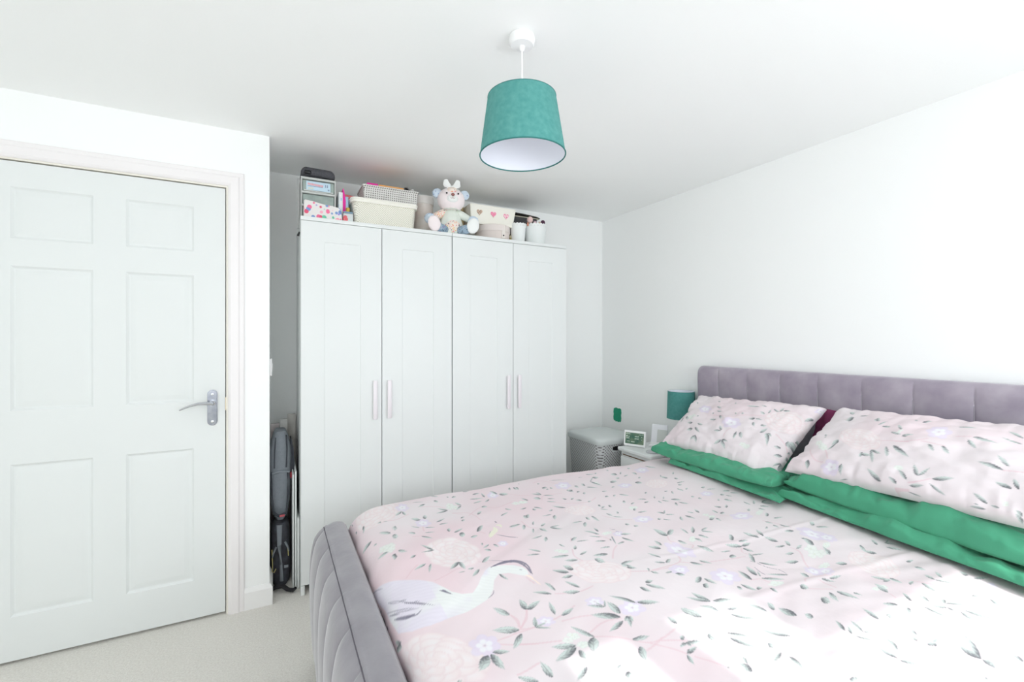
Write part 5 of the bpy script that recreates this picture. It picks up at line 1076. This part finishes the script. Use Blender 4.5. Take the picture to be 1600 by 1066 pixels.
for hw, z in ((.030, .0), (.044, .02), (.050, .10), (.046, .18), (.044, .26), (.040, .31), (.026, .328)):
    row = []
    for k in range(20):
        a = 2 * math.pi * k / 20; cx_, sy_ = math.cos(a), math.sin(a)
        row.append(bm.verts.new((hw * math.copysign(abs(cx_) ** .6, cx_), .075 * math.copysign(abs(sy_) ** .7, sy_), z)))
    rows.append(row)
for a, b in zip(rows, rows[1:]):
    for k in range(20): bm.faces.new((a[k], a[(k + 1) % 20], b[(k + 1) % 20], b[k]))
bm.faces.new(rows[0][::-1]); bm.faces.new(rows[-1]); finish('body', bm, BK, kb, angle=70)
bm = bmesh.new(); tube(bm, [(-.005, -.073, .32), (-.006, -.082, .22), (.002, -.082, .12), (.004, -.078, .03)], [.014, .012, .010, .010], 10, flat=.6); finish('shoulder_strap', bm, GB, kb)
for s_, z0 in ((-1, .19), (1, .21)):
    bm = bmesh.new(); tube(bm, [(s_ * .020, -.076, z0 + .02), (s_ * .032, -.080, z0 - .005), (s_ * .038, -.078, z0 - .03)], [.008, .010, .006], 8, flat=.5); finish('pocket_edge', bm, GB, kb)
bm = bmesh.new(); tube(bm, [(-.040, -.078, .20), (-.037, -.081, .12), (-.038, -.080, .09), (-.030, -.082, .082), (-.022, -.080, .10)], .0022, 6); finish('yellow_cord', bm, mat('cord_yellow', (206, 196, 130), .6), kb)
bm = bmesh.new(); tube(bm, [(.026, -.078, .215), (.034, -.082, .19), (.036, -.080, .155)], .0022, 6); finish('yellow_cord', bm, MATS['cord_yellow'], kb)
bm = bmesh.new(); box(bm, .016, .036, -.083, -.075, .095, .108, .002); finish('grey_patch', bm, GB, kb)
sb = thing('black_strap', 'black webbing strap trailing on the carpet below the black rucksack', 'strap', (.03, 2.60, 0))
bm = bmesh.new(); tube(bm, [(-.045, .02, .008), (-.02, .005, .022), (.01, -.01, .026), (.032, -.03, .014), (.055, -.045, .012), (.068, -.048, .022)], [.012, .014, .013, .012, .013, .009], 10, flat=.7); finish('webbing', bm, mat('strap_black', (34, 32, 36), .8), sb)
for x0, x1, y, z1, lab in ((.084, .091, 2.60, .585, 'white board leaning in the gap nearest the black rucksack'), (.095, .1035, 2.60, .600, 'tall white board leaning in the gap against the wardrobe side')):
    o = flatbx('white_board', LAM, (x0, x1, y, y + .36, 0, z1), bev=.002); tag(o, lab, 'board')
o = flatbx('short_white_board', LAM, (.1055, .1155, 2.585, 2.95, 0, .36), bev=.002); tag(o, 'short white board standing tight against the side of the wardrobe', 'board')
for nm, d, rgb, lab in (('grey_folder', (.030, .066, 2.86, 2.88, 0, .835), (216, 214, 210), 'pale grey folder edge standing behind the grey bag in the gap'), ('marbled_folder', (.070, .112, 2.975, 3.0, 0, .842), (222, 218, 212), 'marbled white folder behind the grey bag, next to the wardrobe'), ('pink_paper_folder', (-.018, .026, 2.92, 2.95, 0, .80), (232, 222, 222), 'pinkish paper folder behind the grey bag, next to the alcove wall')):
    o = flatbx(nm, mat(nm + '_paper', rgb, .8, noise=(26, .9), rgb2=tuple(v * .9 for v in rgb)), d, bev=.001); tag(o, lab, 'folder')
ub = thing('wardrobe_gap_shade', 'flat dark navy slab standing for the shade in the gap under the wardrobe', 'bag', (.30, 2.70, 0))
bm = bmesh.new(); box(bm, -.15, .16, -.12, .15, 0, .036, .012, 3); finish('body', bm, mat('navy_gap_shade', (36, 52, 72), .8), ub)  # no real bag: dark slab painted as shade below the wardrobe
